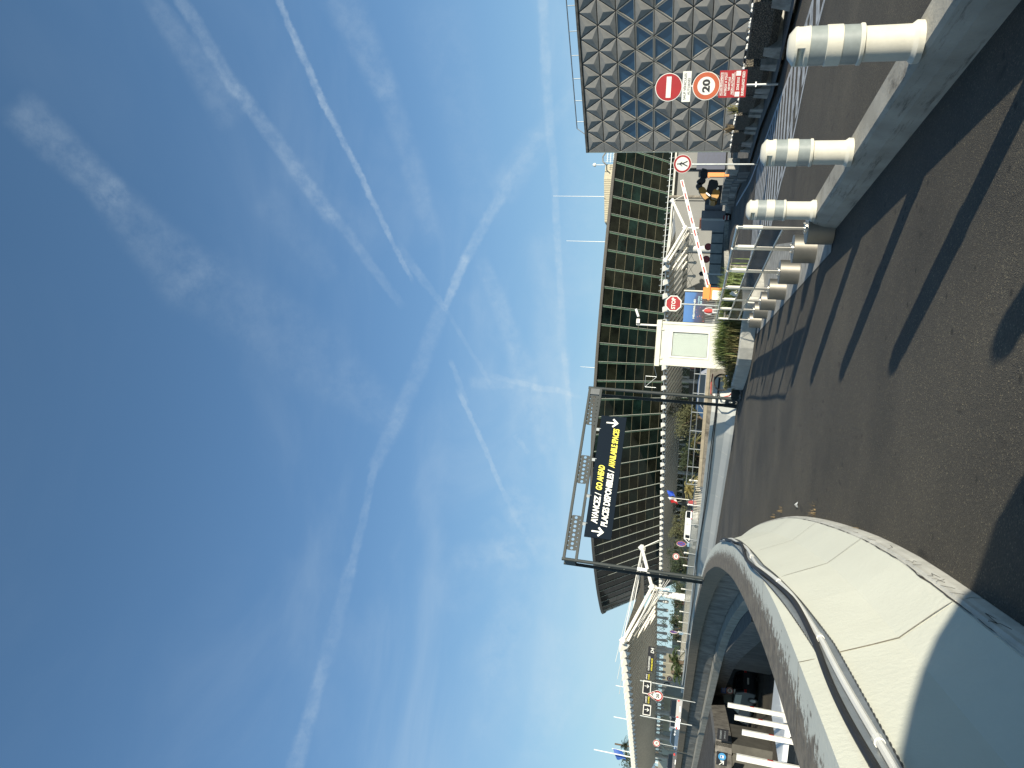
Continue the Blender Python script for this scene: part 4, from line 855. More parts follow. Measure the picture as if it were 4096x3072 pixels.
# ================================================================== planters, stone blocks and markings along the side road
def planter(p, d, L_, h, label, stones=True, seed=1):
    p = Vector((*p, 0)); d = Vector((*d, 0)).normalized(); n = Vector((-d.y, d.x, 0))      # n towards the road (left of travel)
    t = thing('planter', label, 'planter', tuple(p), 'exposed aggregate planters along the side road')
    T = Matrix(((d.x, n.x, 0, p.x), (d.y, n.y, 0, p.y), (0, 0, 1, 0), (0, 0, 0, 1)))
    b = MB(); vs = []
    for (z, w0, w1, e) in ((.22, .16, .9, .10), (.40, .02, 1.0, 0), (h, -.0, 1.0, 0)):
        vs += [T @ Vector((e, -w0, z)), T @ Vector((L_ - e, -w0, z)), T @ Vector((L_ - e, -w1, z)), T @ Vector((e, -w1, z))]
    b.add(vs, [(0, 1, 5, 4), (1, 2, 6, 5), (2, 3, 7, 6), (3, 0, 4, 7), (4, 5, 9, 8), (5, 6, 10, 9), (6, 7, 11, 10), (7, 4, 8, 11), (0, 3, 2, 1)]); b.build('trough', M_AGG, t)
    b = MB()
    for x0, x1 in ((.02, L_ - .02),):
        for y0, y1 in ((-.07, 0), (-1.0, -.93)): b.add([T @ Vector((x, y, z)) for z in (h, h + .03) for y in (y0, y1) for x in (x0, x1)], [(0, 2, 3, 1), (4, 5, 7, 6), (0, 1, 5, 4), (2, 6, 7, 3), (0, 4, 6, 2), (1, 3, 7, 5)])
    b.build('rim', M_CONC_D, t)
    b = MB(); b.add([T @ Vector((x, y, h - .03)) for x, y in ((.05, -.07), (L_ - .05, -.07), (L_ - .05, -.93), (.05, -.93))], [(0, 1, 2, 3)]); b.build('soil', MATS['soil'], t)
    for x in (-.12, L_ - .50):
        b = MB(); v8 = [T @ Vector((x + a * .58 - (.22 * z / .5 if a else -.0), -.0 - c * .95, z)) for z in (0, .50) for c in (0, 1) for a in (0, 1)]; b.add(v8, [(0, 2, 3, 1), (4, 5, 7, 6), (0, 1, 5, 4), (2, 6, 7, 3), (0, 4, 6, 2), (1, 3, 7, 5)]); b.build('foot', M_CONC, t)
    if stones:
        rs = random.Random(seed)
        for k in range(int(L_ * 7)):
            q = T @ Vector((rs.uniform(.1, L_ - .1), rs.uniform(-.40, -.10), h + .02)); r_ = rs.uniform(.035, .065); b = MB()
            nn = 6; b.lathe([(.001, -r_ * .5), (r_ * 1.1, -r_ * .1), (r_ * .8, r_ * .5), (.001, r_ * .75)], q, nn); b.v = [tuple(Vector(v) + Vector((rs.uniform(-1, 1), rs.uniform(-1, 1), rs.uniform(-1, 1))) * r_ * .22) for v in b.v]
            b.build('white_stone', M_WHITE, t)
    return t
PL = [((9.6, 13.6), (-.30, 1), 2.45, 'shaded aggregate planter at the right edge of the view'), ((8.80, 16.35), (-.08, 1), 2.35, 'aggregate planter with a heap of white stones, right of the red notice'), ((8.70, 19.3), (.10, 1), 2.35, 'aggregate planter behind the post of the red notice'),
      ((9.05, 22.0), (.18, 1), 2.4, 'aggregate planter with a white stone row left of the red notice'), ((9.55, 24.8), (.16, 1), 2.4, 'aggregate planter with a dry tuft on top'), ((10.0, 27.6), (.14, 1), 2.3, 'aggregate planter behind the no pedestrians sign post'), ((10.35, 30.0), (.12, 1), 1.4, 'last short aggregate planter under the orange marker')]
for i, (p, d, L_, lb) in enumerate(PL): planter(p, d, L_, .86, lb, True, i)
for i, (x, y, lb) in enumerate(((9.4, 23.9, 'dry grass tuft growing from a planter below the red notice'), (9.9, 26.9, 'dry straw tuft on the planter beside the no pedestrians sign'), (10.6, 28.9, 'straggly tuft on the planter near the orange marker'))):
    o = blades('grass_tuft', [(x, y, .86, .05, 1)], .2, .5, 60, .010, M_DRY if i else M_LEAFY, 1.1, 20 + i); tag(o, lb, 'grass tuft', 'tufts in the planters')
sb = thing('stone_block_wall', 'low wall of rough stone blocks beyond the planters, patched with chalky stains', 'stone wall', (9.8, 31.8, 0))
q0 = Vector((9.85, 31.8, 0)); rs = random.Random(3); M_BLK = [mat('block_stone_%s' % c, v, .9, var=.3, scale=3, bump=.5, bscale=14) for c, v in (('pale', (.34, .33, .29)), ('mid', (.25, .245, .22)), ('dark', (.17, .165, .15)))]
SBP = catmull([(9.85, 31.8), (10.3, 34.5), (11.3, 38.2), (12.4, 42.5), (13.3, 47.5), (13.9, 53.0)], 1.15)
for i in range(len(SBP) - 1):
    a, c = SBP[i], SBP[i + 1]; d = (c - a).normalized(); n = Vector((d.y, -d.x))
    for z0, z1, ins in ((0, .45, 0), (.46, .92, .10)):
        j = rs.uniform(-.03, .03); b = MB(); vs = []
        for z in (z0, z1):
            for (pt, w) in ((a + d * .012, ins + j), (c - d * .012, ins + j), (c - d * .012, .55), (a + d * .012, .55)):
                g_ = pt + n * w; vs.append((g_.x + rs.uniform(-.015, .015), g_.y, z + rs.uniform(-.012, .012)))
        b.add(vs, [(0, 1, 5, 4), (1, 2, 6, 5), (2, 3, 7, 6), (3, 0, 4, 7), (4, 5, 6, 7), (3, 2, 1, 0)]); b.build('stone_block', rs.choice(M_BLK), sb)

# ---- painted markings: white lines and hatched band
mk = []
M_MARK = mat('road_marking', (.50, .52, .52), .7, var=.35, scale=5, bump=.1)
def strip(name, a, b_, w, z=.008, mt=None):
    a = Vector(a); b_ = Vector(b_); d = (b_ - a).normalized(); n = Vector((-d.y, d.x)) * w / 2
    return flat(name, [tuple(a + n), tuple(b_ + n), tuple(b_ - n), tuple(a - n)], z, mt or M_MARK)
E_in = [(6.35, 10.8), (5.95, 13.0), (5.25, 14.6), (5.0, 15.8), (4.85, 16.8), (4.40, 18.2), (4.0, 20.0)]
E_out = [(6.75, 10.8), (6.85, 13.4), (6.95, 15.2), (7.20, 17.1), (7.7, 20.0), (8.2, 23.2), (8.8, 27.1)]
hm = thing('hatched_marking', 'worn white hatched road marking on the side road behind the railing', 'road marking', (5.6, 16, 0))
def mline(name, pts, w, z=.008):
    P = [Vector(p) for p in pts]; l_ = offset_path(P, w / 2); r_ = offset_path(P, -w / 2); o = flat(name, [tuple(q) for q in l_] + [tuple(q) for q in reversed(r_)], z, M_MARK); o.parent = hm; o.matrix_parent_inverse = Matrix.Translation(-hm.location); return o
mline('edge_line', catmull(E_in, .6), .14); mline('edge_line', catmull([(7.05, 9.0), (7.05, 13), (7.25, 16.5), (7.75, 20), (8.5, 26), (9.2, 31), (10.6, 38), (12.4, 47)], 1.2), .14)
for k in range(22):
    y = 10.6 + k * .72
    def xin(yy): 
        for (a, c) in zip(E_in, E_in[1:]):
            if a[1] <= yy <= c[1]: return a[0] + (c[0] - a[0]) * (yy - a[1]) / (c[1] - a[1])
        return 6.35 if yy < 10.8 else 4.0 + (yy - 20) * .15
    def xout(yy): return 7.05 + max(0, yy - 13) * .095
    yb = y + .55; x0 = xin(y) + .09; x1 = xout(yb + .5) - .10
    if x1 - x0 < .15: continue
    b = flat('hatch_stripe', [(x0, y), (x0 + .0, y + .38), (x1, yb + .12), (x1, yb - .26)], .0085, M_MARK); b.parent = hm; b.matrix_parent_inverse = Matrix.Translation(-hm.location)
mline('diagonal_line', [(4.5, 18.4), (5.6, 15.6), (6.9, 13.0)], .10, .012)
struct(flat('side_pavement', [(8.3, -30), (8.3, 16), (8.25, 20), (9.2, 25), (9.9, 31), (11.8, 40), (14, 53), (18, 53), (14, 30), (11, 10), (12, -30)], .10, M_CONC_D))
b = MB()

# ================================================================== road signs
def post(parent, x, y, z0, z1, r=.03, mt=None, name='post'):
    b = MB(); b.tube((x, y, z0), (x, y, z1), r, 10); return b.build(name, mt or M_GALV, parent, True)
def round_sign(parent, c, r, nrm, bg_, ring, ringw, rim=True):
    """disc sign: grey back, pale rim, ring colour, inner field; returns its frame"""
    nrm = Vector(nrm).normalized(); rt = Z0.cross(nrm).normalized(); T = frame(c, rt, Z0)
    b = MB(); b.prism(disc(36, r), T, -.025, 0); b.build('plate', M_SIGNW, parent)
    b = MB(); b.prism(disc(36, r * .95), T, .001, .004); b.build('ring', ring, parent)
    if bg_: b = MB(); b.prism(disc(32, r * .95 - ringw), T, .0045, .007); b.build('field', bg_, parent)
    return T
YS = 18.3
cA = gy(2200 + 1050 / 2.212, 772 / 2.212, YS); cB = gy(2200 + 1382 / 2.212, 760 / 2.212, YS); xs = cB.x + .02
vw = Vector((-.28, -1, 0)).normalized(); rtv = Z0.cross(vw).normalized()
s1 = thing('no_entry_sign', 'red round no entry sign with white bar, topmost on the tall post', 'road sign', (cA.x, YS, cA.z))
T = round_sign(s1, cA, .335, vw, None, M_RED, 0)
b = MB(); b.prism([(-.25, -.06), (.25, -.06), (.25, .06), (-.25, .06)], T, .005, .009); b.build('bar', M_SIGNW, s1)
cP = gy(2200 + 1208 / 2.212, 766 / 2.212, YS); s2 = thing('sub_plate', 'white plate reading SAUF VEHICULES AUTORISES between the two round signs', 'sign plate', tuple(cP))
T = frame(cP, rtv, Z0); w_, h_ = .36, .105
b = MB(); b.prism([(-w_, -h_), (w_, -h_), (w_, h_), (-w_, h_)], T, -.02, 0); b.build('plate', M_SIGNW, s2)
text_fit(s2, 'SAUF VÉHICULES', T, -.31, .31, .045, .075, M_SIGNK, bold=.01, ex=.002); text_fit(s2, 'AUTORISÉS', T, -.20, .20, -.05, .075, M_SIGNK, bold=.01, ex=.002)
s3 = thing('speed_limit_sign', 'large orange ringed 20 speed limit sign under the white plate', 'road sign', tuple(cB)); T = round_sign(s3, cB, .335, vw, M_SIGNW, mat('faded_red', (.40, .085, .03), .45, var=.1), .105)
text_fit(s3, '20', T, -.155, .155, 0, .19, M_SIGNK, bold=.045, ex=.009)
cR = gy(2200 + 1617 / 2.212, 742 / 2.212, YS); s4 = thing('video_notice', 'square red notice ending SURVEILLANCE VIDEO, lowest on the tall post', 'notice', tuple(cR)); T = frame(cR, rtv, Z0)
w_, h_ = .315, .325; b = MB(); b.prism([(-w_, -h_), (w_, -h_), (w_, h_), (-w_, h_)], T, -.02, 0); b.build('plate', M_RED, s4)
for tx, y_, a_, hh in (('ACCES REGLEMENTE', .275, .27, .05), ('INTERDIT A TOUT', .165, .27, .055), ('VEHICULE', .085, .16, .05), ('NON AUTORISE', .01, .24, .052), ('ZONE SOUS', -.125, .15, .06), ('SURVEILLANCE VIDEO', -.245, .28, .065)):
    text_fit(s4, tx, T, -a_, a_, y_, hh, M_SIGNW, bold=.03, ex=.002)
for x_ in (-.24, .24): b = MB(); b.prism([(x_ - .055, -.175), (x_ + .055, -.175), (x_ + .055, -.065), (x_ - .055, -.065)], T, .001, .004); b.build('white_square', M_SIGNW, s4)
for y_ in (.235, .215, -.045, -.03): b = MB(); b.prism([(-.27, y_), (.27, y_), (.27, y_ + .006), (-.27, y_ + .006)], T, .001, .003); b.build('line', M_SIGNW, s4)
sp_ = thing('sign_post', 'grey steel post carrying the no entry sign and the red notice', 'post', (xs, YS + .06, 0)); post(sp_, xs, YS + .06, .1, cA.z + .2, .032)
for z in (.62, 1.2, 1.9): b = MB(); b.box((xs, YS + .05, z), (.12, .05, .03)); b.build('clamp', M_GALV, sp_)
# no pedestrians
YN = 24.6; cN = gy(2200 + 1172 / 2.212, 600 + 123 / 2.212, YN); s5 = thing('no_pedestrians_sign', 'round white sign with red ring and black walking figure, left of the panelled building', 'road sign', tuple(cN)); T = round_sign(s5, cN, .30, (-.3, -1, 0), M_SIGNW, M_RED, .062)
b = MB(); b.prism([(x * .025, .15 + y * .025) for x, y in disc(12)], T, .008, .012); b.build('figure_head', M_SIGNK, s5)
for a_, c_, w_ in (((0, .12), (.01, -.01), .022), ((.01, .0), (-.075, -.17), .017), ((.01, .0), (.085, -.165), .017), ((0, .10), (-.075, .0), .011), ((0, .10), (.07, .01), .011)):
    d = (Vector(c_) - Vector(a_)).normalized(); n = Vector((-d.y, d.x)) * w_; A_, C_ = Vector(a_), Vector(c_); b = MB(); b.prism([tuple(A_ + n), tuple(A_ - n), tuple(C_ - n), tuple(C_ + n)], T, .008, .012); b.build('figure_limb', M_SIGNK, s5)
post(s5, cN.x, YN + .05, .10, cN.z, .03)
# STOP
YT = 21.0; cS = gy(2200 + 1092 / 2.212, 600 + 1357 / 2.212, YT); s6 = thing('stop_sign', 'red octagonal STOP sign with white border on a grey post', 'road sign', tuple(cS)); T = frame(cS, Z0.cross(Vector((-.1, -1, 0))), Z0)
oc = lambda r: [(r * math.cos(R(22.5 + 45 * i)), r * math.sin(R(22.5 + 45 * i))) for i in range(8)]
RS = .243
b = MB(); b.prism(oc(RS), T, -.02, 0); b.build('plate', M_SIGNW, s6); b = MB(); b.prism(oc(RS * .87), T, .001, .004); b.build('red_field', M_REDD if False else mat('stop_red', (.30, .018, .022), .45, var=.05), s6)
text_fit(s6, 'STOP', T, -.165, .165, 0, .115, M_SIGNW, bold=.035, ex=.005)
post(s6, cS.x, YT + .04, .3, cS.z, .024)

# ---- boom barrier
YB = 22.0; pa = gy(2200 + 1165 / 2.212, 600 + 268 / 2.212, YB); pb = gy(2200 + 1412 / 2.212, 600 + 1255 / 2.212, YB)
bm_ = thing('boom_barrier', 'white barrier arm with red blocks raised slightly across the side road', 'barrier', (pb.x, YB, 0)); bd = (pb - pa).normalized(); LBm = (pb - pa).length; T = frame(pb, -bd, Vector((0, 0, 1)))
b = MB(); b.prism([(-.22, -.035), (0, -.055), (LBm, -.048), (LBm, .048), (0, .055), (-.22, .035)], T, -.03, .03); b.build('arm', M_WHITE, bm_)
for k in range(9):
    x = LBm - .22 - .385 * k; b = MB(); b.prism([(x, -.020), (x + .19, -.020), (x + .19, .022), (x, .022)], T, .031, .034); b.build('red_block', M_RED, bm_)
hb = gy(2200 + 1470 / 2.212, 600 + 1290 / 2.212, YB)
b = MB(); b.box((hb.x + .04, YB, .92), (.34, .40, 1.16)); b.build('housing_post', M_ORANGE, bm_)
b = MB(); b.box((hb.x - .02, YB - .24, 1.02), (.27, .10, .42)); b.build('housing_cover', M_WHITE, bm_)
b = MB(); b.box((hb.x + .06, YB - .02, 1.33), (.46, .46, .06)); b.build('housing_lid', M_ORANGE, bm_)

# ---- white guard cabin
YC_ = 26.2; pl_ = gy(2200 + 925 / 2.212, 1200 + 575 / 2.212, YC_); pr_ = gy(2200 + 950 / 2.212, 1200 + 182 / 2.212, YC_ )
cw = pr_.x - pl_.x; ch_top = (pl_.z + pr_.z) / 2; ca = R(6.5); cr_, cf = Vector((math.cos(ca), -math.sin(ca) * -1 * -1, 0)), None
cr_ = Vector((math.cos(ca), math.sin(-ca), 0)); cin = Vector((math.sin(ca), math.cos(ca), 0))
cabt = thing('guard_cabin', 'white prefabricated guard cabin with a blind behind its window', 'cabin', (pl_.x, YC_, .3)); O = Vector((pl_.x + .04, YC_, .32)); CT = Matrix(((cr_.x, cin.x, 0, O.x), (cr_.y, cin.y, 0, O.y), (0, 0, 1, O.z), (0, 0, 0, 1)))
def cbox(nm, x0, x1, y0, y1, z0, z1, mt, par=cabt):
    b = MB(); b.add([CT @ Vector((x, y, z)) for z in (z0, z1) for y in (y0, y1) for x in (x0, x1)], [(0, 2, 3, 1), (4, 5, 7, 6), (0, 1, 5, 4), (2, 6, 7, 3), (0, 4, 6, 2), (1, 3, 7, 5)]); return b.build(nm, mt, par)
CH = ch_top - .32; CW = cw - .08
M_CAB = mat('cabin_white', (.60, .595, .50), .45, var=.04, scale=1.5, bump=.05)
wx0, wx1, wz0, wz1 = CW * .20, CW * .80, CH * .32, CH * .80
for a_ in ((.06, wx0, .12, CH - .15), (wx1, CW - .06, .12, CH - .15), (wx0, wx1, .12, wz0), (wx0, wx1, wz1, CH - .15)): cbox('wall_panel', a_[0], a_[1], .0, .06, a_[2], a_[3], M_CAB)
cbox('side_wall', 0.01, .06, .06, 2.1, .1, CH - .1, M_CAB); cbox('side_wall', CW - .06, CW - .01, .06, 2.1, .1, CH - .1, M_CAB); cbox('rear_wall', .06, CW - .06, 2.05, 2.1, .1, CH - .1, M_CAB)
for x in (-.02, CW - .07): cbox('corner_post', x, x + .09, -.02, .07, .0, CH - .12, M_CAB)
cbox('base_rail', -.02, CW + .02, -.03, 2.12, -.02, .12, M_CAB); cbox('roof_fascia', -.06, CW + .06, -.07, 2.2, CH - .17, CH, M_CAB)
for x in (.20, CW - .30): cbox('bracket', x, x + .05, -.035, 0, CH - .26, CH - .16, M_CAB)
cbox('side_window', -.005, .012, .5, 1.6, CH * .34, CH * .78, M_GLASSB)
wf = cbox('window_frame', wx0 - .03, wx1 + .03, -.025, -.004, wz0 - .03, wz0 + .035, M_WHITE); cbox('window_frame', wx0 - .03, wx1 + .03, -.025, -.004, wz1 - .035, wz1 + .03, M_WHITE)
for x in (wx0 - .03, wx1 - .03): cbox('window_frame', x, x + .06, -.022, -.003, wz0 + .035, wz1 - .035, M_WHITE)
for k in range(38): cbox('blind_slat', wx0 + .04, wx1 - .04, .030, .034, wz0 + .05 + k * (wz1 - wz0 - .1) / 38, wz0 + .05 + (k + .8) * (wz1 - wz0 - .1) / 38, mat('blind', (.64, .66, .62), .6, var=.04))
cbox('glass', wx0 + .03, wx1 - .03, .010, .014, wz0 + .03, wz1 - .03, M_THIN)
cam2 = thing('floodlight_pole', 'camera and floodlight on a short pole above the white cabin', 'floodlight', (CT @ Vector((CW * .90, .5, CH)))); q = CT @ Vector((CW * .90, .5, CH))
b = MB(); b.tube(q, q + Z0 * .78, .035, 8); b.build('pole', M_WHITE, cam2); b = MB(); b.box(q + Vector((.12, -.05, .72)), (.16, .14, .12)); b.build('camera', M_WHITE, cam2)
b = MB(); b.box(q + Vector((.42, 0, .78)), (.30, .20, .08), M=Matrix.Rotation(R(-22), 4, 'Y')); b.build('lamp_head', M_GALV, cam2)
fr = thing('antenna_frame', 'open white tube frame hanging beside the cabin roof', 'frame', (.60, 27.5, 3)); 
for a_, c_ in (((.72, 28, 3.0), (.72, 28, 3.42)), ((.72, 28, 3.42), (.30, 28, 3.42)), ((.30, 28, 3.42), (.30, 28, 3.0)), ((.30, 28, 3.42), (.72, 28, 3.0)), ((.72, 28, 3.0), (1.1, 27.6, 3.1))): b = MB(); b.tube(a_, c_, .011, 5); b.build('bar', M_GALV, fr)

# ---- things behind the kerb end: hose loops, bucket, rubble
hs = MB(); c0 = Vector((.66, 26.9, .62)); 
for k in range(3): hs.path([c0 + Vector((math.cos(a_ / 16 * 2 * math.pi) * (.27 + .02 * k), -.03 * k, math.sin(a_ / 16 * 2 * math.pi) * (.25 + .015 * k))) for a_ in range(17)], .013, 5)
tag(hs.build('hose_coil', M_BLACK, None, True), 'coil of black hose hanging on the shaded end of the white barrier', 'hose', kind='stuff')
rd = MB(); rd.path([(.95, 26.95, .95), (.60, 27.0, .98), (.22, 27.05, .96), (.10, 27.0, .80), (.12, 26.9, .55), (.2, 26.8, .32), (.35, 26.6, .22)], .022, 6); tag(rd.build('red_hose', M_REDD, None, True), 'dull red hose looping down beside the gantry post', 'hose')
bk = thing('water_bottle', 'blue translucent plastic bottle lying by the end of the kerb stones', 'bottle', (.50, 25.5, .2)); b = MB(); b.lathe([(.01, 0), (.11, .01), (.12, .10), (.10, .22), (.05, .30), (.04, .36)], (0, 0, 0), 14)
Rm = Matrix.Translation((.52, 25.6, .38)) @ Matrix.Rotation(R(70), 4, 'Y'); b.v = [tuple(Rm @ Vector(v)) for v in b.v]; b.build('body', mat('blue_plastic', (.10, .17, .34), .25, var=.1, spec=.7), bk, True)
b = MB(); b.lathe([(.045, .36), (.045, .40)], n=12); b.v = [tuple(Rm @ Vector(v)) for v in b.v]; b.build('cap', M_SIGNB, bk)
rs = random.Random(9); b = MB()
for _ in range(40):
    p = Vector((rs.uniform(.05, .6), rs.uniform(24.6, 26.4), .03)); r_ = rs.uniform(.03, .11); b.lathe([(.001, -r_ * .4), (r_, 0), (r_ * .7, r_ * .5), (.001, r_ * .6)], p, 5)
tag(b.build('rubble', M_CONC_D), 'dark rubble and clods at the foot of the gantry', 'rubble', kind='stuff')
b = MB(); b.box((.30, 25.35, .16), (.42, .45, .32)); tag(b.build('rubble_sack', mat('dark_sack', (.05, .055, .045), .9, var=.4, bump=.6, bscale=12)), 'dark lumpy sack between the kerb stones and the gantry post', 'sack')

# ================================================================== middle distance, right
an = thing('concrete_annex', 'plain grey concrete building under the terminal, behind the barrier arm', 'building', (28, 98, 0))
M_ANX = mat('annex_render', (.20, .20, .185), .85, var=.08, scale=.3)
XA = lambda y, Y: gy(2750, y, Y).x
ax = [XA(600, 98), XA(672, 98), XA(800, 98), XA(1000, 98), XA(1178, 98)]
zt = gy(2694, 800, 98).z
for i in range(4):
    b = MB(); b.box(((ax[i] + ax[i + 1]) / 2, 98 + 4 + (i % 2) * .6, zt / 2 + .0), (abs(ax[i + 1] - ax[i]) - .08, 8, zt - (.0 if i != 2 else .0))); b.build('wall_panel', M_ANX, an)
b = MB(); b.box(((ax[0] + ax[-1]) / 2, 101.5, zt + .12), (abs(ax[0] - ax[-1]) + .6, 8, .24)); b.build('coping', M_CONC_L, an)
for k in range(26):
    x = ax[-1] + (ax[0] - ax[-1]) * (k + .5) / 26; b = MB(); b.tube((x, 97.6, zt + .24), (x - .15, 97.6, zt + 1.0), .05, 5); b.build('roof_stub', M_GALV, an)
b = MB(); b.tube((ax[-1], 97.6, zt + .7), (ax[0], 97.6, zt + .7), .05, 5); b.build('roof_rail', M_GALV, an)
b = MB(); b.tube((ax[2] + .3, 97.6, .5), (ax[2] + .3, 97.6, zt + .6), .22, 8); b.build('downpipe', M_BROWNC, an)
b = MB(); b.box(((ax[0] + ax[1]) / 2 + 1.0, 97.5, zt * .32), (5.2, .3, zt * .55)); b.build('blue_opening', mat('blue_shutter', (.015, .025, .06), .5, var=.2), an)
# slatted screens and low kerb by the bend
scn = thing('slatted_screen', 'grey corrugated screen wall standing in front of the plain grey building', 'screen', (16, 74, 0))
p0 = gz(2914, 850); Ysc = 66
xa_, xb_ = gy(2850, 862, Ysc).x, gy(2850, 1180, Ysc).x
nS = 54
for k in range(nS):
    x = xb_ + (xa_ - xb_) * k / nS; b = MB(); b.box((x, Ysc + .0, .85), (.13, .10, 1.0)); b.build('slat', mat('slat_metal', (.40, .40, .36), .6, var=.15) if k % 7 else M_DGREY, scn)
b = MB(); b.box(((xa_ + xb_) / 2, Ysc + .12, .2), (abs(xa_ - xb_) + .5, .3, .4)); b.build('plinth', M_CONC_D, scn)
kb = thing('bend_kerb', 'dark shaded kerb wall curving round the bend of the side road', 'kerb', (9, 48, 0))
KB = catmull([(4.2, 30.5), (5.6, 38), (7.8, 46.5), (11.0, 55.5), (14.2, 62.5), (19, 70)], 1.5)
for k in range(0, len(KB) - 2, 2): sweep('kerb_block', KB, k, k + 2, [(0, 0), (.02, .34), (.22, .34), (.22, 0)], M_CONC, kb, 1, .02)
struct(flat('island_ground', [(4.4, 26.4), (4.0, 29)] + [tuple(p) for p in offset_path(KB, .1)] + [(19, 95), (-2, 95), (-2, 40), (2.8, 37), (1.2, 27.6)], .09, M_CONC_D))
# traffic column under the canopy in shade, street furniture signs
for (x, y, lb) in ((2783, 987, 'small red round sign beside the thick canopy column'), (2775, 1037, 'small red round sign left of the thick canopy column')):
    c = gy(x + 50, y, 70); s_ = thing('small_round_sign', lb, 'road sign', tuple(c), 'small signs under the canopy'); round_sign(s_, c, .35, (0, -1, 0), M_REDD, M_RED, .08); post(s_, c.x, c.y + .08, .1, c.z, .04)
ll = thing('white_lamp_post', 'short white lamp post in front of the slatted screen', 'lamp', (12, 68, 0)); c = gy(2815, 1095, 65); post(ll, c.x, 65, .1, c.z, .07, M_WHITE); b = MB(); b.lathe([(.02, -.1), (.2, 0), (.2, .3), (.02, .42)], c, 10); b.build('head', M_SIGNK, ll)
# blue advertising hoarding
struct(flat('plaza', [(19, 70), (60, 96), (60, 230), (-120, 260), (-75, 120), (-30, 64), (-4, 62)], .10, mat('plaza_paving', (.42, .40, .35), .8, var=.15, scale=.3)))
pt_ = thing('ocean_poster', 'blue and dark hoarding reading MEDITERRANEE with red flecks, right of the cabin', 'hoarding', (9, 68, 0))
Yp = 60; x0, x1 = gy(2780, 1290, Yp).x, gy(2780, 1170, Yp).x; z1 = gy(2736, 1230, Yp).z; z0 = gy(2824, 1230, Yp).z
def poster_mat():
    m = bpy.data.materials.new('poster_print'); m.use_nodes = True; t = m.node_tree; b = t.nodes['Principled BSDF']; b.inputs['Roughness'].default_value = .5
    tc = t.nodes.new('ShaderNodeTexCoord'); sp = t.nodes.new('ShaderNodeSeparateXYZ'); t.links.new(tc.outputs['Generated'], sp.inputs[0])
    r = t.nodes.new('ShaderNodeValToRGB'); e = r.color_ramp.elements; e[0].position = .12; e[0].color = (.015, .008, .012, 1); e[1].position = .95; e[1].color = (.03, .13, .34, 1); e.new(.42).color = (.01, .03, .10, 1); e.new(.62).color = (.02, .11, .30, 1)
    n = t.nodes.new('ShaderNodeTexNoise'); n.inputs['Scale'].default_value = 3.2; n.inputs['Detail'].default_value = 5; t.links.new(tc.outputs['Generated'], n.inputs[0])
    a = t.nodes.new('ShaderNodeMath'); a.operation = 'MULTIPLY_ADD'; t.links.new(n.outputs['Fac'], a.inputs[0]); a.inputs[1].default_value = .5; 
    a2 = t.nodes.new('ShaderNodeMath'); a2.operation = 'SUBTRACT'; t.links.new(sp.outputs['Z'], a2.inputs[0]); a2.inputs[1].default_value = .25; t.links.new(a2.outputs[0], a.inputs[2]); t.links.new(a.outputs[0], r.inputs[0])
    v = t.nodes.new('ShaderNodeTexVoronoi'); v.inputs['Scale'].default_value = 11; t.links.new(tc.outputs['Generated'], v.inputs[0])
    mk = t.nodes.new('ShaderNodeMapRange'); mk.inputs[1].default_value = .22; mk.inputs[2].default_value = .15; t.links.new(v.outputs['Distance'], mk.inputs[0])
    lo = t.nodes.new('ShaderNodeMapRange'); lo.inputs[1].default_value = .5; lo.inputs[2].default_value = .3; t.links.new(sp.outputs['Z'], lo.inputs[0])
    mm = t.nodes.new('ShaderNodeMath'); mm.operation = 'MULTIPLY'; t.links.new(mk.outputs[0], mm.inputs[0]); t.links.new(lo.outputs[0], mm.inputs[1])
    x = t.nodes.new('ShaderNodeMix'); x.data_type = 'RGBA'; t.links.new(mm.outputs[0], x.inputs[0]); t.links.new(r.outputs[0], x.inputs[6]); x.inputs[7].default_value = (.45, .10, .05, 1); t.links.new(x.outputs[2], b.inputs['Base Color']); return m
b = MB(); b.box(((x0 + x1) / 2, Yp, (z0 + z1) / 2), (x1 - x0, .1, z1 - z0)); b.build('board', poster_mat(), pt_)
T = frame(((x0 + x1) / 2, Yp - .06, 0), X0, Z0); zm = (z0 + z1) / 2; hw = (x1 - x0) / 2
text_fit(pt_, 'MÉDITERRANÉE', T, -hw * .75, hw * .55, zm + (z1 - z0) * .04, .17, mat('poster_cream', (.65, .68, .55), .5, var=0), bold=.02)
text_fit(pt_, 'L’OCÉAN', T, hw * .15, hw * .75, zm - (z1 - z0) * .14, .14, mat('poster_cyan', (.35, .6, .65), .5, var=0), bold=.02); text_fit(pt_, 'DE VIE', T, hw * .25, hw * .75, zm - (z1 - z0) * .26, .12, MATS['poster_cyan'], bold=.02)
b = MB(); b.tube((x1 + .12, Yp, .1), (x1 + .12, Yp, z1 + .1), .07, 8); b.build('edge_post', M_CREAM, pt_); b = MB(); b.tube((x0 + .2, Yp + .1, .1), (x0 + .2, Yp + .1, z1), .06, 8); b.build('edge_post', M_GALV, pt_)
for k in range(18):
    b = MB(); x = x0 - .4 + .14 * k; b.box((x, Yp - .5, .75), (.05, .05, 1.2)); b.build('fence_bar', mat('fence_grey', (.16, .16, .15), .6, var=.1), pt_)
# aggregate planter behind the railing
o = planter((3.3, 24.9), (-.02, -1), 2.4, .86, 'aggregate planter behind the fourth railing section', False, 30) if False else None
pz = thing('aggregate_wall', 'pale exposed aggregate planter wall seen through the railing', 'planter wall', (3.2, 21.5, 0)); b = MB(); b.box((3.05, 20.9, .42), (1.5, .3, .84)); b.build('wall', mat('agg_pale', (.38, .35, .27), .9, var=.5, scale=22, bump=1, bscale=30), pz); b = MB(); b.box((3.05, 20.9, .86), (1.56, .36, .04)); b.build('cap', M_CONC, pz)

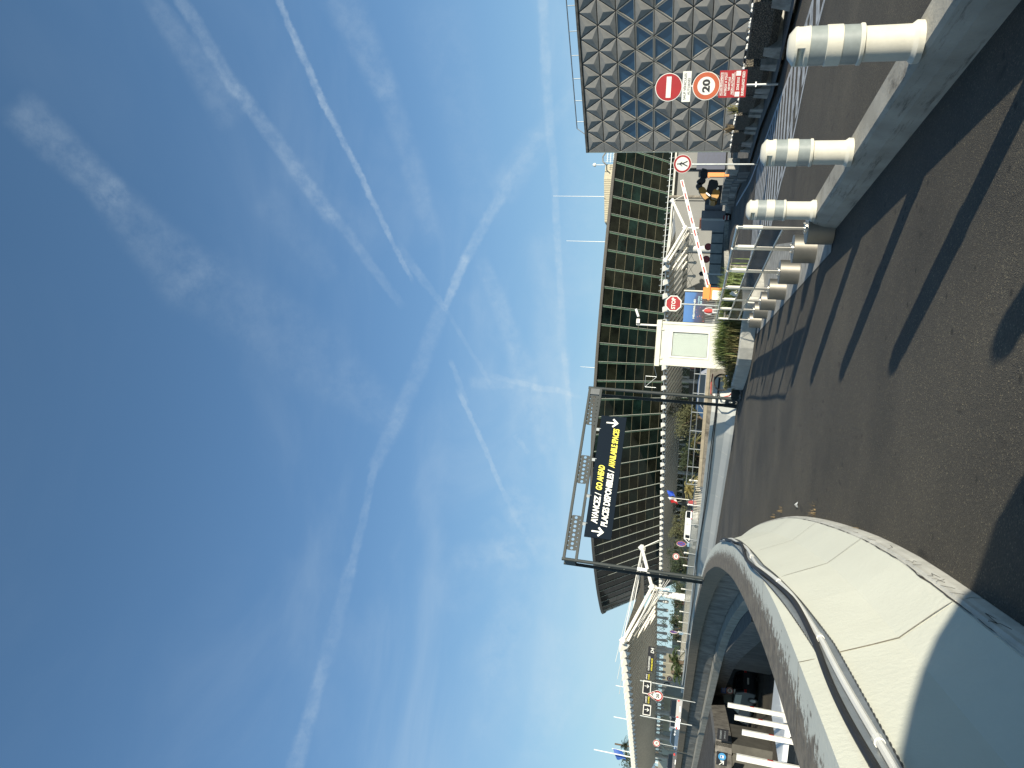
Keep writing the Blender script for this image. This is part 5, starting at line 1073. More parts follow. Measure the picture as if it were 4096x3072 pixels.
# ---- grey box trailer parked behind the stone blocks
trl = thing('box_trailer', 'grey box trailer seen from behind with red and white chevron corner', 'trailer', (16, 61, 0)); Yt = 57
xa_, xb_ = gy(2860, 796, Yt).x, gy(2860, 876, Yt).x; z1 = gy(2813, 840, Yt).z; xm = xb_ + (xa_ - xb_) * .42
b = MB(); b.box(((xm + xb_) / 2, Yt + 2, (z1 + .35) / 2 + .1), (xm - xb_, 4, z1 - .35)); b.build('body', mat('trailer_grey', (.24, .245, .25), .55, var=.06), trl)
b = MB(); b.box(((xm + xa_) / 2 + .02, Yt + 1.2, (z1 - .1 + .7) / 2), (xa_ - xm, 5.5, z1 - .8)); b.build('side_body', mat('trailer_dark', (.10, .11, .125), .5, var=.08), trl)
b = MB(); b.box((xb_ - .04, Yt - .02, (z1 + .35) / 2 + .1), (.12, .1, z1 - .4)); b.build('corner_strip', M_SIGNW, trl)
for k in range(4): b = MB(); b.box((xb_ + .1 + .0 * k, Yt - .06, .22 + .11 * k), (.34, .04, .09)); b.build('chevron', M_RED if k % 2 else M_SIGNW, trl)
for dx in (.2, xm - xb_ - .2):
    b = MB(); b.tube((xb_ + dx - .1, Yt + .8, .33), (xb_ + dx + .1, Yt + .8, .33), .33, 16); b.build('wheel', M_BLACK, trl, True)
# ---- yellow excavator
ex = thing('excavator', 'yellow excavator with dark folded boom behind the stone blocks', 'excavator', (17, 52, 0)); Ye = 52
E_ = lambda x, y, dy=0: gy(2600 + x / 5.53, 600 + y / 5.53, Ye + dy)
M_EXY = mat('excavator_yellow', (.34, .17, .015), .45, var=.15); M_EXK = mat('excavator_dark', (.02, .025, .03), .5, var=.2)
def limb(nm, a_, c_, w, mt, dy=0, th=.35):
    a_, c_ = E_(*a_, dy), E_(*c_, dy); d = (c_ - a_).normalized(); T = frame((a_ + c_) / 2, d, Vector((0, 0, 1)) if abs(d.z) < .8 else Vector((1, 0, 0))); L_ = (c_ - a_).length / 2
    b = MB(); b.prism([(-L_, -w * .8), (-L_ * .6, -w), (L_ * .6, -w), (L_, -w * .6), (L_, w * .6), (L_ * .6, w), (-L_ * .6, w), (-L_, w * .8)], T, -th / 2, th / 2); b.build(nm, mt, ex)
limb('boom', (1270, 1080), (1110, 840), .24, M_EXY); limb('boom', (1110, 850), (1060, 760), .20, M_EXK); limb('arm', (1060, 750), (1210, 640), .20, M_EXK); limb('arm', (1180, 620), (1205, 470), .24, M_EXK); limb('bucket', (1200, 470), (1215, 430), .20, M_EXK)
limb('ram', (1240, 950), (1330, 1020), .05, M_STEEL, -.3, .1); limb('swing_frame', (1420, 1080), (1480, 900), .25, M_EXY, .2, .6); limb('cab', (1270, 860), (1480, 900), .55, M_EXK, .8, 1.2); limb('blade', (1480, 860), (1510, 880), .1, M_STEEL)
limb('counterweight', (1330, 1020), (1500, 1040), .5, M_EXY, 1.6, 1.4); limb('track', (1560, 1060), (1570, 800), .30, M_EXK, .6, .5)
# ---- orange telescopic marker
om = thing('orange_marker', 'orange sleeve marker standing above the last planter', 'marker', (12.5, 30.5, .86)); Yo = 30.8; a_ = gy(2831, 700, Yo); c_ = gy(2898, 700, Yo); e_ = gy(2916, 702, Yo)
b = MB(); b.box((a_.x, Yo, (a_.z + c_.z) / 2), (.175, .12, a_.z - c_.z)); b.build('sleeve', M_ORANGE, om); b = MB(); b.box((a_.x - .02, Yo, (c_.z + e_.z) / 2), (.09, .07, c_.z - e_.z)); b.build('stem', M_ORANGE, om)
b = MB(); b.box((a_.x - .10, Yo, a_.z - .05), (.05, .1, .06)); b.build('lug', M_ORANGE, om)

# ================================================================== middle distance, centre and left
lw = thing('brown_wall', 'low shaded brown wall with pipe guardrail behind the white barrier', 'wall', (0, 37, 0))
bw0, bw1 = Vector((3.2, 36.2)), Vector((-4.6, 39.5)); nbw = 5
for k in range(nbw):
    a = bw0.lerp(bw1, k / nbw); c = bw0.lerp(bw1, (k + 1) / nbw); d = (c - a); m_ = (a + c) / 2
    b = MB(); b.box((m_.x, m_.y, .46), (d.length - .02, .3, .92), rz=math.atan2(d.y, d.x)); b.build('wall_block', M_BROWNC, lw)
    b = MB(); b.box((m_.x, m_.y, 1.0), (d.length - .01, .36, .16), rz=math.atan2(d.y, d.x)); b.build('coping', mat('sandy_concrete', (.36, .31, .22), .85, var=.15), lw)
for z in (1.38, 1.66): b = MB(); b.tube((bw0.x, bw0.y, z), (bw1.x, bw1.y, z), .022, 6); b.build('pipe_rail', M_GALV, lw)
for k in range(9): q = bw0.lerp(bw1, k / 8); b = MB(); b.tube((q.x, q.y, 1.05), (q.x, q.y, 1.68), .022, 6); b.build('rail_post', M_GALV, lw)
FP = catmull([(-4.4, 39.6), (-6.6, 42.2), (-9.4, 46.5), (-13.6, 53), (-19, 60.5), (-26.5, 70.5)], .17)
pf = thing('picket_railing', 'long railing of close pale bars following the white barrier', 'railing', (-4.4, 39.6, 0)); bb = MB()
for i, p in enumerate(FP):
    q = MB(); 
    if i % 14 == 0:
        q.tube((p.x, p.y, .05), (p.x, p.y, 1.42), .035, 6); q.build('post', M_WHITEG, pf); q = MB(); q.lathe([(.01, -.07), (.075, 0), (.01, .07)], (p.x, p.y, 1.46), 8); q.build('post_cap', M_WHITEG, pf)
    else: bb.tube((p.x, p.y, .16), (p.x, p.y, 1.18), .026, 4)
tag(bb.build('baluster', mat('baluster_metal', (.66, .61, .48), .5, var=.06), pf), kind='stuff')
for z in (.16, 1.20): b = MB(); b.path([(p.x, p.y, z) for p in FP[::4]], .022, 5); b.build('rail', M_GALV, pf)

def tree(label, x, y, h, r, trunk, n, mt, seed, name='tree', group=None, palm=False):
    t = thing(name, label, 'tree' if not palm else 'palm', (x, y, 0), group); rt_ = random.Random(seed)
    b = MB(); b.path([(x, y, 0), (x + rt_.uniform(-.1, .1), y, trunk * .5), (x + rt_.uniform(-.2, .2), y, trunk), (x, y, trunk + (h - trunk) * .4)], min(.22, .09 + .02 * h), 7); b.build('trunk', M_BARK, t, True)
    if palm:
        for k in range(n):
            an = 2 * math.pi * k / n + rt_.uniform(-.2, .2); el = rt_.uniform(-.2, 1.2); L_ = r * rt_.uniform(.8, 1.1); f = MB(); pts = [Vector((x, y, trunk)) + Vector((math.cos(an) * math.cos(el) * u * L_, math.sin(an) * math.cos(el) * u * L_, math.sin(el) * u * L_ - .55 * L_ * u * u)) for u in (0, .25, .5, .75, 1)]
            f.path(pts, .02, 4)
            for u in range(1, 24):
                s_ = u / 24 * 4; i = min(3, int(s_)); p = pts[i].lerp(pts[i + 1], s_ - i); d = (pts[i + 1] - pts[i]).normalized(); sd = d.cross(Z0).normalized()
                for sg_ in (-1, 1): f.add([p, p + d * .05, p + sd * sg_ * L_ * .28 * (1 - u / 30) + d * .12 - Z0 * .10], [(0, 1, 2)])
            f.build('frond', mt, t)
    else:
        leafball('crown', (x, y, trunk + (h - trunk) * .5), (r, r, (h - trunk) * .62), n, .085 + .012 * h, mt, seed, t)
        for k in range(4):
            an = k * 1.6 + seed; b = MB(); b.path([(x, y, trunk * .8), (x + math.cos(an) * r * .4, y + math.sin(an) * r * .4, trunk + (h - trunk) * .35), (x + math.cos(an) * r * .75, y + math.sin(an) * r * .75, trunk + (h - trunk) * .6)], .05, 5); b.build('limb', M_BARK, t, True)
    return t
def tx(y, Y): return gy(2760, y, Y).x
M_OLV = mat('olive_leaf', (.10, .105, .045), .7, var=.45, scale=3)
tree('broad olive green tree hanging over the guardrail left of the gantry post', tx(1668, 104), 104, 4.7, 3.4, 1.2, 3400, M_OLV, 1)
tree('dense dark tree in the middle of the street, left of the olive one', tx(1828, 112), 112, 3.9, 2.6, .7, 3000, M_LEAFD, 2)
tree('low yellow fan plant beside the dark tree', tx(1768, 96), 96, 2.6, 1.6, 1.2, 26, M_LEAFY, 3, 'fan_palm', None, True)
tree('dry yellow palm behind the picket railing below the blue flag', tx(1958, 100), 100, 2.8, 2.1, 1.5, 40, mat('dry_palm', (.34, .29, .11), .7, var=.3), 4, 'dry_palm', None, True)
tree('leafy green tree behind the white van', tx(2128, 128), 128, 4.1, 3.6, 1.0, 3000, M_OLV, 5)
tree('dark tree between the speed sign and the left gantry post', tx(2262, 118), 118, 3.4, 3.4, .6, 2600, M_LEAFD, 6)
tree('dark tree left of the gantry post', tx(2385, 112), 112, 3.1, 3.0, .6, 2400, M_LEAFD, 7)
tree('small dark tree behind the thick white column', tx(2520, 100), 100, 2.9, 2.0, .6, 1800, M_LEAFD, 8)
tree('spiky green palm behind the railing under the black signs', tx(2655, 62), 62, 3.2, 1.9, 1.3, 24, M_LEAF, 9, 'palm_tree', None, True)
tree('second spiky green palm under the black signs, further left', tx(2700, 66), 66, 3.0, 1.6, 1.1, 22, M_LEAF, 10, 'palm_tree', None, True)
p = gy(2492, 2982, 190); tree('distant palm rising above the left canopy', p.x, 190, 20, 3.4, p.z - .8, 46, M_LEAFD, 12, 'distant_palm', None, True)
p = gy(2512, 2870 + 130, 200); tree('second distant tree top just above the left canopy', p.x - 3, 200, p.z + 2.0, 2.2, p.z - 3, 500, M_LEAFD, 13, 'distant_tree')

# ---- pale street ground and sunlit buildings seen beneath the canopies
far = thing('beige_terminal_front', 'long pale beige building front seen beneath the left canopy', 'building', (-60, 120, 0))
M_BEI = mat('beige_wall', (.62, .58, .44), .8, var=.12, scale=.2)
fa, fb = Vector((-33, 96)), Vector((-86, 150)); nf = 22
for k in range(nf):
    a = fa.lerp(fb, k / nf); c = fa.lerp(fb, (k + 1) / nf); d = c - a; m_ = (a + c) / 2; b = MB(); b.box((m_.x, m_.y, 1.6), (d.length - .1, .5, 3.2), rz=math.atan2(d.y, d.x)); b.build('wall_panel', M_BEI if k % 5 != 3 else mat('pale_shutter', (.30, .32, .30), .5, var=.1), far)
    b = MB(); b.box((m_.x, m_.y, 5.2), (d.length - .3, .4, 3.0), rz=math.atan2(d.y, d.x)); b.build('clerestory', mat('sky_blue_glazing', (.25, .38, .48), .15, var=.35, scale=.6, spec=.8), far)
st = thing('street_shop_front', 'dark shop fronts and columns behind the trees under the long canopy', 'building', (-20, 145, 0))
for k in range(26):
    a = Vector((22, 99)).lerp(Vector((-78, 207)), k / 26); b = MB(); d = Vector((-64, 69)).normalized(); b.box((a.x, a.y, 1.5), (5.2, .4, 3.0), rz=math.atan2(d.y, d.x)); b.build('shop_bay', rs.choice([mat('bay_dark', (.03, .035, .035), .3, var=.3), mat('bay_brick', (.20, .09, .07), .7, var=.2), mat('bay_pale', (.36, .34, .28), .7, var=.2), mat('bay_green', (.05, .09, .07), .4, var=.3)]), st)

# ---- vehicles
def car(label, x, y, rz, L_, W_, H_, paint, group=None, cat='car', name='parked_car', van=False, z=0):
    t = thing(name, label, cat, (x, y, z), group); M_ = Matrix.Translation((x, y, z)) @ Matrix.Rotation(rz, 4, 'Z')
    if van: side = [(-L_ / 2, .35), (-L_ / 2, H_ * .93), (-L_ / 2 + .15, H_), (L_ * .22, H_), (L_ * .36, H_ * .62), (L_ * .48, H_ * .50), (L_ / 2, .40)]
    else: side = [(-L_ / 2, .42), (-L_ / 2 + .04, H_ * .66), (-L_ * .42, H_ * .95), (-L_ * .25, H_), (L_ * .08, H_), (L_ * .24, H_ * .66), (L_ * .45, H_ * .56), (L_ / 2, .45)]
    side += [(L_ / 2 - .05, .22), (-L_ / 2 + .05, .22)]
    b = MB(); n = len(side)
    def yy(p, s_): f_ = 1 if p[1] < H_ * .62 else (.86 if p[1] > H_ * .9 else .92); return s_ * W_ / 2 * f_
    b.add([M_ @ Vector((p[0], yy(p, -1), p[1])) for p in side] + [M_ @ Vector((p[0], yy(p, 1), p[1])) for p in side], [tuple(range(n - 1, -1, -1)), tuple(range(n, 2 * n))] + [(i, (i + 1) % n, n + (i + 1) % n, n + i) for i in range(n)])
    o = b.build('body', paint, t, False)
    md = o.modifiers.new('bevel', 'BEVEL'); md.width = .06; md.segments = 2
    gm2 = mat('car_glass', (.01, .014, .018), .05, var=0, spec=.8)
    def quad(nm, pts, mt): b = MB(); b.add([M_ @ Vector(p) for p in pts], [(0, 1, 2, 3)]); return b.build(nm, mt, t)
    zg0, zg1 = H_ * .66, H_ * .93
    quad('rear_window', [(-L_ / 2 - .012 + (.0 if van else .03), -W_ * .38, zg0), (-L_ / 2 - .012 + (.0 if van else .03), W_ * .38, zg0), ((-L_ / 2 - .01) if van else -L_ * .43 - .02, W_ * .36, zg1), ((-L_ / 2 - .01) if van else -L_ * .43 - .02, -W_ * .36, zg1)], gm2)
    for s_ in (-1, 1):
        if not van: quad('side_window', [(-L_ * .40, s_ * (W_ * .465), zg0 + .02), (L_ * .20, s_ * (W_ * .465), zg0 + .02), (L_ * .07, s_ * (W_ * .442), zg1), (-L_ * .36, s_ * (W_ * .442), zg1)], gm2)
        else: quad('side_window', [(L_ * .06, s_ * (W_ * .467), zg0 - .1), (L_ * .31, s_ * (W_ * .467), zg0 - .1), (L_ * .21, s_ * (W_ * .44), zg1 - .05), (L_ * .06, s_ * (W_ * .44), zg1 - .05)], gm2)
        b = MB(); b.box(M_ @ Vector((-L_ / 2 - .01, s_ * W_ * .42, H_ * .56)), (.06, .22, .16), rz=rz); b.build('tail_light', mat('tail_red', (.5, .01, .01), .3, var=0), t)
        b = MB(); b.box(M_ @ Vector((L_ * .2, s_ * (W_ / 2 + .08), H_ * .64)), (.12, .16, .12), rz=rz); b.build('wing_mirror', paint, t)
        for xx in (-L_ * .30, L_ * .31):
            w_ = MB(); a_ = M_ @ Vector((xx, s_ * (W_ / 2 - .18), .33)); c_ = M_ @ Vector((xx, s_ * (W_ / 2 + .01), .33)); w_.tube(a_, c_, .33, 18); wo = w_.build('wheel', M_BLACK, t, True)
            w_ = MB(); w_.tube(c_, M_ @ Vector((xx, s_ * (W_ / 2 + .02), .33)), .20, 12); w_.build('hubcap', M_GALV, t)
    quad('windscreen', [(L_ * .235 if not van else L_ * .35, -W_ * .40, zg0 + .01), (L_ * .235 if not van else L_ * .35, W_ * .40, zg0 + .01), (L_ * .095 if not van else L_ * .235, W_ * .38, zg1), (L_ * .095 if not van else L_ * .235, -W_ * .38, zg1)], gm2)
    b = MB(); b.box(M_ @ Vector((-L_ / 2 - .02, 0, H_ * .45)), (.03, .48, .12), rz=rz); b.build('number_plate', M_SIGNW, t)
    return t
P_SIL = mat('silver_paint', (.42, .44, .46), .3, metal=.6, var=.03, coat=.5); P_BLK = mat('black_paint', (.02, .022, .028), .25, var=0, coat=.8); P_WHT = mat('van_white', (.78, .78, .74), .35, var=.03, coat=.4); P_BLU = mat('blue_grey_paint', (.14, .19, .26), .3, metal=.4, var=.03, coat=.5)
pv = gy(2760, 2120, 74)
car('white van with rear windows passing behind the picket railing', tx(2118, 104), 104, R(150), 5.2, 1.95, 1.95, P_WHT, None, 'van', 'white_van', True, -.12)
def carat(label, y, Y, rz, paint, H_=1.5, z=0): p_ = gy(2700, y, Y); return car(label, p_.x, Y, rz, 4.4, 1.8, H_, paint, 'cars queued behind the left parapet', z=z)
carat('black estate car with silver tailgate, nearest of the queue behind the parapet', 2842, 73, R(118), P_BLK, 1.72, 0)
carat('silver car just left of the black estate, behind the parapet', 2892, 77, R(122), P_SIL, 1.66)
carat('pale blue grey car at the head of the queue behind the parapet', 2940, 80, R(150), P_BLU, 1.5)
carat('dark car half cut by the left edge behind the parapet', 3062, 84, R(125), P_BLK, 1.6)
car('blue car with shining windscreen behind the pipe guardrail', tx(1600, 50), 50, R(200), 4.3, 1.8, 1.5, mat('dark_blue_paint', (.01, .03, .07), .35, var=0, coat=.3))
# ---- flags and poles
def pole(label, px, py0, Y, zbot, r_=.06, group=None):
    p_ = gy(px, py0, Y); b = MB(); b.tube((p_.x, Y, zbot), (p_.x, Y, p_.z), r_, 6, r_ * .7); o = b.build('mast', M_WHITE); return tag(o, label, 'mast', group), p_
gk2 = 'white masts behind the left canopy'
pole('short white mast above the left canopy, near the arrow signs', 2463, 2742, 130, 3, .10, gk2); pole('middle white mast above the left canopy', 2455, 2867, 140, 3, .11, gk2)
pole('tallest white mast, leftmost above the left canopy', 2376, 2998, 145, 3, .14, gk2); o, pm = pole('white mast carrying the drooping blue flag', 2448, 2994, 150, 3, .11, gk2)
def flag(label, px, py, Y, w, h, cols_, seed):
    p_ = gy(px, py, Y); t = thing('flag', label, 'flag', tuple(p_)); n = 8; m_ = 6
    for ci, c_ in enumerate(cols_):
        b = MB(); vs = []
        u0, u1 = ci / len(cols_), (ci + 1) / len(cols_)
        for i in range(n + 1):
            for j in range(3):
                u = u0 + (u1 - u0) * j / 2; v = i / n; vs.append((p_.x - w * u * (.55 + .1 * math.sin(seed + 5 * v)), p_.y + .15 * math.sin(7 * u + 3 * v + seed), p_.z - h * v - .5 * h * u))
        b.add(vs, [(i * 3 + j, i * 3 + j + 1, (i + 1) * 3 + j + 1, (i + 1) * 3 + j) for i in range(n) for j in range(2)]); b.build('cloth', c_, t)
    return t
flag('drooping dark blue flag on the leftmost masts', 2452, 2996, 149, 3.2, 1.9, [M_SIGNB], 1)
flag('limp blue flag hanging in front of the long canopy', 2667, 1962, 76, 1.0, .62, [mat('flag_blue', (.02, .07, .40), .6, var=.1)], 2)
flag('limp flag with red and white bands on a thin pole beside the blue flag', 2674, 1991, 76, .9, .7, [M_SIGNW, M_RED], 3)
fp_ = thing('flag_pole', 'thin pale pole of the red and white banded flag', 'flag pole', (tx(1990, 76), 76, 0)); c_ = gy(2672, 1990, 76); post(fp_, c_.x, 76.05, 0, c_.z, .035, M_WHITE)
# ---- small road signs on the left
def sgn(kind, label, px, py, r_, Y, nrm=(0, -1, 0)):
    c_ = gy(px, py, Y); s_ = thing(kind, label, 'road sign', tuple(c_))
    if kind == 'no_parking_sign':
        T = round_sign(s_, c_, r_, nrm, M_SIGNB, M_RED, r_ * .17)
        for a_ in (45, 135):
            d = Vector((math.cos(R(a_)), math.sin(R(a_)))); n = Vector((-d.y, d.x)) * r_ * .07; b = MB(); b.prism([tuple(d * r_ * .8 + n), tuple(d * r_ * .8 - n), tuple(-d * r_ * .8 - n), tuple(-d * r_ * .8 + n)], T, .008, .011); b.build('cross_bar', M_RED, s_)
        rt = Z0.cross(Vector(nrm).normalized()); T2 = frame(c_ - Z0 * (r_ + .22), rt, Z0); b = MB(); b.prism([(-.2, -.14), (.2, -.14), (.2, .14), (-.2, .14)], T2, -.02, 0); b.build('sub_plate', mat('plate_blue_grey', (.20, .32, .42), .5, var=.1), s_)
        b = MB(); b.prism([(-.12, -.015), (.12, -.015), (.12, .015), (-.12, .015)], T2, .001, .004); b.build('mark', M_SIGNN, s_)
    else:
        T = round_sign(s_, c_, r_, nrm, M_SIGNW, M_RED, r_ * .26); text_fit(s_, '20', T, -r_ * .42, r_ * .42, 0, r_ * .62, M_SIGNK, bold=.04, ex=.009)
    post(s_, c_.x, c_.y + .07, .05, c_.z, .03); return s_, c_
sgn('no_parking_sign', 'blue and red no parking sign turned aside above the picket railing, left of the van', 2725, 2175, .29, 47, (.93, -.37, 0))
sgn('speed_limit_sign', 'small 20 speed limit sign just right of the left gantry post', 2704, 2226, .33, 74)
sgn('no_parking_sign', 'purple looking no parking sign seen nearly edge on, under the left canopy', 2695, 2528, .27, 50, (.985, -.05, 0))
sq, cq = sgn('speed_limit_sign', 'bold 20 speed limit sign under the warning triangle at the left', 2631, 2784, .34, 48)
sgn('speed_limit_sign', 'dark red ringed 20 sign furthest left under the canopy', 2626, 2973, .34, 72); sgn('speed_limit_sign', 'tiny 20 sign half hidden by the lamp under the left canopy', 2678, 2715, .28, 80)
c_ = gy(2607, 2779, 48); tw = thing('warning_triangle', 'white warning triangle with red border and black figure, above the bold 20 sign', 'road sign', tuple(c_)); T = frame(c_, X0, Z0)
b = MB(); b.prism([(-.36, -.30), (.36, -.30), (0, .34)], T, -.02, 0); b.build('plate', M_SIGNW, tw); b = MB(); b.prism([(-.32, -.275), (.32, -.275), (0, .295)], T, .001, .004); b.build('red_border', M_RED, tw); b = MB(); b.prism([(-.22, -.215), (.22, -.215), (0, .175)], T, .005, .008); b.build('field', M_SIGNW, tw)
for a_, e2 in (((-.10, -.17), (.02, .05)), ((.02, .05), (.12, -.17)), ((-.02, -.06), (.14, -.04))):
    d = (Vector(e2) - Vector(a_)).normalized(); n = Vector((-d.y, d.x)) * .016; A_, C_ = Vector(a_), Vector(e2); b = MB(); b.prism([tuple(A_ + n), tuple(A_ - n), tuple(C_ - n), tuple(C_ + n)], T, .009, .012); b.build('figure', M_SIGNK, tw)
c2_ = gy(2606, 2779, 48) - Z0 * .40; s_ = thing('distance_plate', 'white plate reading 170 m under the warning triangle', 'sign plate', tuple(c2_)); T = frame(c2_, X0, Z0); b = MB(); b.prism([(-.35, -.08), (.35, -.08), (.35, .08), (-.35, .08)], T, -.02, 0); b.build('plate', M_SIGNW, s_); text_fit(s_, '↑ 170 m ↑', T, -.28, .28, 0, .10, M_SIGNK, bold=.02, ex=.002)
# ---- black direction boards on the left
Yd = 54
def board(label, px0, py0, px1, py1, items, mt=M_SIGNK, frame_=False):
    """corners: (px top, py right end) ... (px bottom, py left end)"""
    A_ = gy(px0, py0, Yd); B_ = gy(px1, py1, Yd); xl, xr = min(A_.x, B_.x), max(A_.x, B_.x); zt, zb = max(A_.z, B_.z), min(A_.z, B_.z)
    t = thing('direction_board', label, 'direction sign', (xl, Yd, zb), 'black parking direction boards on the left'); T = frame((xl, Yd, zb), X0, Z0); w, h = xr - xl, zt - zb
    b = MB(); b.prism([(0, 0), (w, 0), (w, h), (0, h)], T, -.08, 0); b.build('panel', mt, t)
    if frame_:
        for (x0, y0, x1, y1) in ((-.05, -.05, w + .05, 0), (-.05, h, w + .05, h + .05), (-.05, 0, 0, h), (w, 0, w + .05, h)): b = MB(); b.prism([(x0, y0), (x1, y0), (x1, y1), (x0, y1)], T, -.1, .02); b.build('frame_bar', M_WHITEG, t)
    for it in items:
        if it[0] == 'arrow': arrow(t, T, w * it[1], h * .5, h * .72, M_SIGNW)
        else: text_fit(t, it[0], T, w * it[1], w * it[2], h * it[3], h * it[4], it[5], bold=.02, shear=.15)
    return t
board('long black board reading PLACES DISPONIBLES / AVAILABLE SPACES D4', 2594, 2586, 2612, 2690, [('PLACES DISPONIBLES', .05, .62, .72, .26, M_SIGNW), ('AVAILABLE SPACES', .05, .55, .28, .24, M_YEL), ('D4', .76, .97, .35, .5, M_SIGNW)])
board('black board reading AVANCEZ GO AHEAD, right of the first arrow', 2581, 2692, 2600, 2722, [('AVANCEZ', .10, .92, .70, .28, M_SIGNW), ('GO AHEAD', .10, .92, .28, .26, M_YEL)])
board('first black board with a white down arrow, behind the warning triangle', 2576, 2725, 2599, 2775, [('arrow', .62)], M_SIGNK, True)
board('black board reading AVANCEZ GO AHEAD, left of the warning triangle', 2578, 2780, 2600, 2818, [('AVANCEZ', .10, .92, .70, .28, M_SIGNW), ('GO AHEAD', .10, .92, .28, .26, M_YEL)])
board('leftmost black board with a white down arrow in a pale frame', 2576, 2821, 2599, 2860, [('arrow', .55)], M_SIGNK, True)
dg_ = thing('direction_gantry', 'pale tubular gantry holding the black parking boards', 'gantry', (gy(2700, 2700, Yd).x, Yd, 0))
for yy_ in (2722, 2862): c_ = gy(2560, yy_, Yd + .15); post(dg_, c_.x, Yd + .15, 0, c_.z, .045, M_GALV)
a_, c_ = gy(2597, 2586, Yd + .15), gy(2597, 2862, Yd + .15); b = MB(); b.tube(a_, c_, .035, 6); b.build('beam', M_GALV, dg_)
# arched lamp hoops
for i, (px, py, lb) in enumerate(((2655, 2735, 'dark arched lamp hoop in front of the tiny 20 sign'), (2655, 2990, 'dark arched lamp hoop left of the dark red 20 sign'))):
    Yl = 58 + 6 * i; c_ = gy(px, py, Yl); t = thing('lamp_hoop', lb, 'lamp', (c_.x, Yl, 0)); b = MB(); b.path([(c_.x - .12, Yl, 0), (c_.x - .12, Yl, c_.z - .5), (c_.x - .06, Yl, c_.z - .1), (c_.x + .02, Yl, c_.z), (c_.x + .12, Yl, c_.z - .15), (c_.x + .14, Yl, c_.z - .7)], .045, 6); b.build('hoop', M_MGREY, t, True)
    for k in range(5): b = MB(); b.tube((c_.x - .10, Yl, c_.z - .4 - .22 * k), (c_.x + .13, Yl, c_.z - .4 - .22 * k), .03, 5); b.build('rung', M_DGREY, t)
# people far off beneath the canopy
def person(label, x, y, h, top, bottom, seed):
    t = thing('person', label, 'person', (x, y, 0)); k = h / 1.75; me = bpy.data.meshes.new('body')
    v = [(0, 0, .95), (0, 0, 1.15), (0, 0, 1.40), (0, 0, 1.52), (0, -.02, 1.66), (.10, 0, .90), (.13, .12, .5), (.14, .02, .06), (-.10, 0, .90), (-.12, -.14, .5), (-.12, -.05, .06), (.20, 0, 1.40), (.26, .05, 1.12), (.24, -.08, .90), (-.20, 0, 1.40), (-.27, -.02, 1.12), (-.24, -.14, .92), (.14, -.12, .03), (-.12, -.2, .03)]
    e = [(0, 1), (1, 2), (2, 3), (3, 4), (0, 5), (5, 6), (6, 7), (0, 8), (8, 9), (9, 10), (2, 11), (11, 12), (12, 13), (2, 14), (14, 15), (15, 16), (7, 17), (10, 18)]
    me.from_pydata([(a * k, b_ * k, c * k) for a, b_, c in v], e, []); o = bpy.data.objects.new('body', me); COL.objects.link(o); o.parent = t
    md = o.modifiers.new('skin', 'SKIN'); rr = [.13, .13, .15, .06, .10, .09, .07, .05, .09, .07, .05, .06, .045, .035, .06, .045, .035, .04, .04]
    for i, sv in enumerate(me.skin_vertices[0].data): sv.radius = (rr[i] * k, rr[i] * k); sv.use_root = (i == 0)
    o.modifiers.new('sub', 'SUBSURF').levels = 1; o.modifiers['sub'].render_levels = 1
    m_ = mat('clothes_%d' % seed, top, .8, var=.15); m_b = m_.copy(); me.materials.append(m_)
    b = MB(); b.lathe([(.02, .88), (.155, .90), (.17, 1.1), (.19, 1.38), (.10, 1.50), (.06, 1.52)], n=10); b.v = [(x_ * k, y_ * k, z_ * k) for x_, y_, z_ in b.v]; jo = b.build('jacket', mat('jacket_%d' % seed, bottom, .8, var=.1), t, True, Matrix.Identity(4)); return t
person('person in a dull red top behind the picket railing near the dry palm', tx(2010, 56), 56, 1.75, (.05, .05, .06), (.30, .05, .05), 1)
person('person in red standing in front of the dark fence below the hoarding', gy(2830, 1244, 56).x, 56, 1.7, (.5, .5, .5), (.5, .06, .05), 2)

# ================================================================== sunken forecourt: facade, signs, raised barrier arms, vehicles
uf = thing('underground_facade', 'concrete piers and dark openings of the sunken car park entrance', 'building', (-20, 46, -4.2))
def wxy(U, Y): p_ = gy(2900, 3072 - U, Y); return Vector((p_.x, Y))
FA = [wxy(640, 27.5), wxy(474, 42), wxy(420, 47), wxy(325, 54), wxy(273, 55), wxy(164, 47), wxy(84, 43), wxy(62, 43.5), wxy(-120, 40)]
M_PIER = mat('pier_shade_concrete', (.075, .072, .06), .85, var=.25, scale=1.2); M_PIERL = mat('pier_shade_concrete_pale', (.13, .125, .105), .85, var=.2, scale=1.2)  # shade on the piers is painted in as a darker concrete colour
def bay(nm, a, c, z0, z1, mt, th=.5, par=uf):
    d = (c - a); m_ = (a + c) / 2; b = MB(); b.box((m_.x, m_.y, (z0 + z1) / 2), (d.length, th, z1 - z0), rz=math.atan2(d.y, d.x)); return b.build(nm, mt, par)
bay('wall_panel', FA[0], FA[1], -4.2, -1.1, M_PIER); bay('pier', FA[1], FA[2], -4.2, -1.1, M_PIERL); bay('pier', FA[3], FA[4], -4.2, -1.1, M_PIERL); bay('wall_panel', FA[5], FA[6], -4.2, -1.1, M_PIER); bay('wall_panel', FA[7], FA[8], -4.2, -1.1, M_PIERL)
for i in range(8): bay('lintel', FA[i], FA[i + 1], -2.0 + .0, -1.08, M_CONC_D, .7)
ap = MB(); RW = []
offp = offset_path(WP, 1.06)
for i in range(len(WP)):
    q_ = offp[i]
    if q_.y < 26.5: continue
    az = q_.x / q_.y; hit = None
    for a_, c_ in zip(FA, FA[1:]):
        f0, f1 = a_.x - az * a_.y, c_.x - az * c_.y
        if f0 * f1 <= 0 and abs(f0 - f1) > 1e-6: hit = a_.lerp(c_, f0 / (f0 - f1)); break
    if hit is not None: RW.append((q_, hit))
vs = []
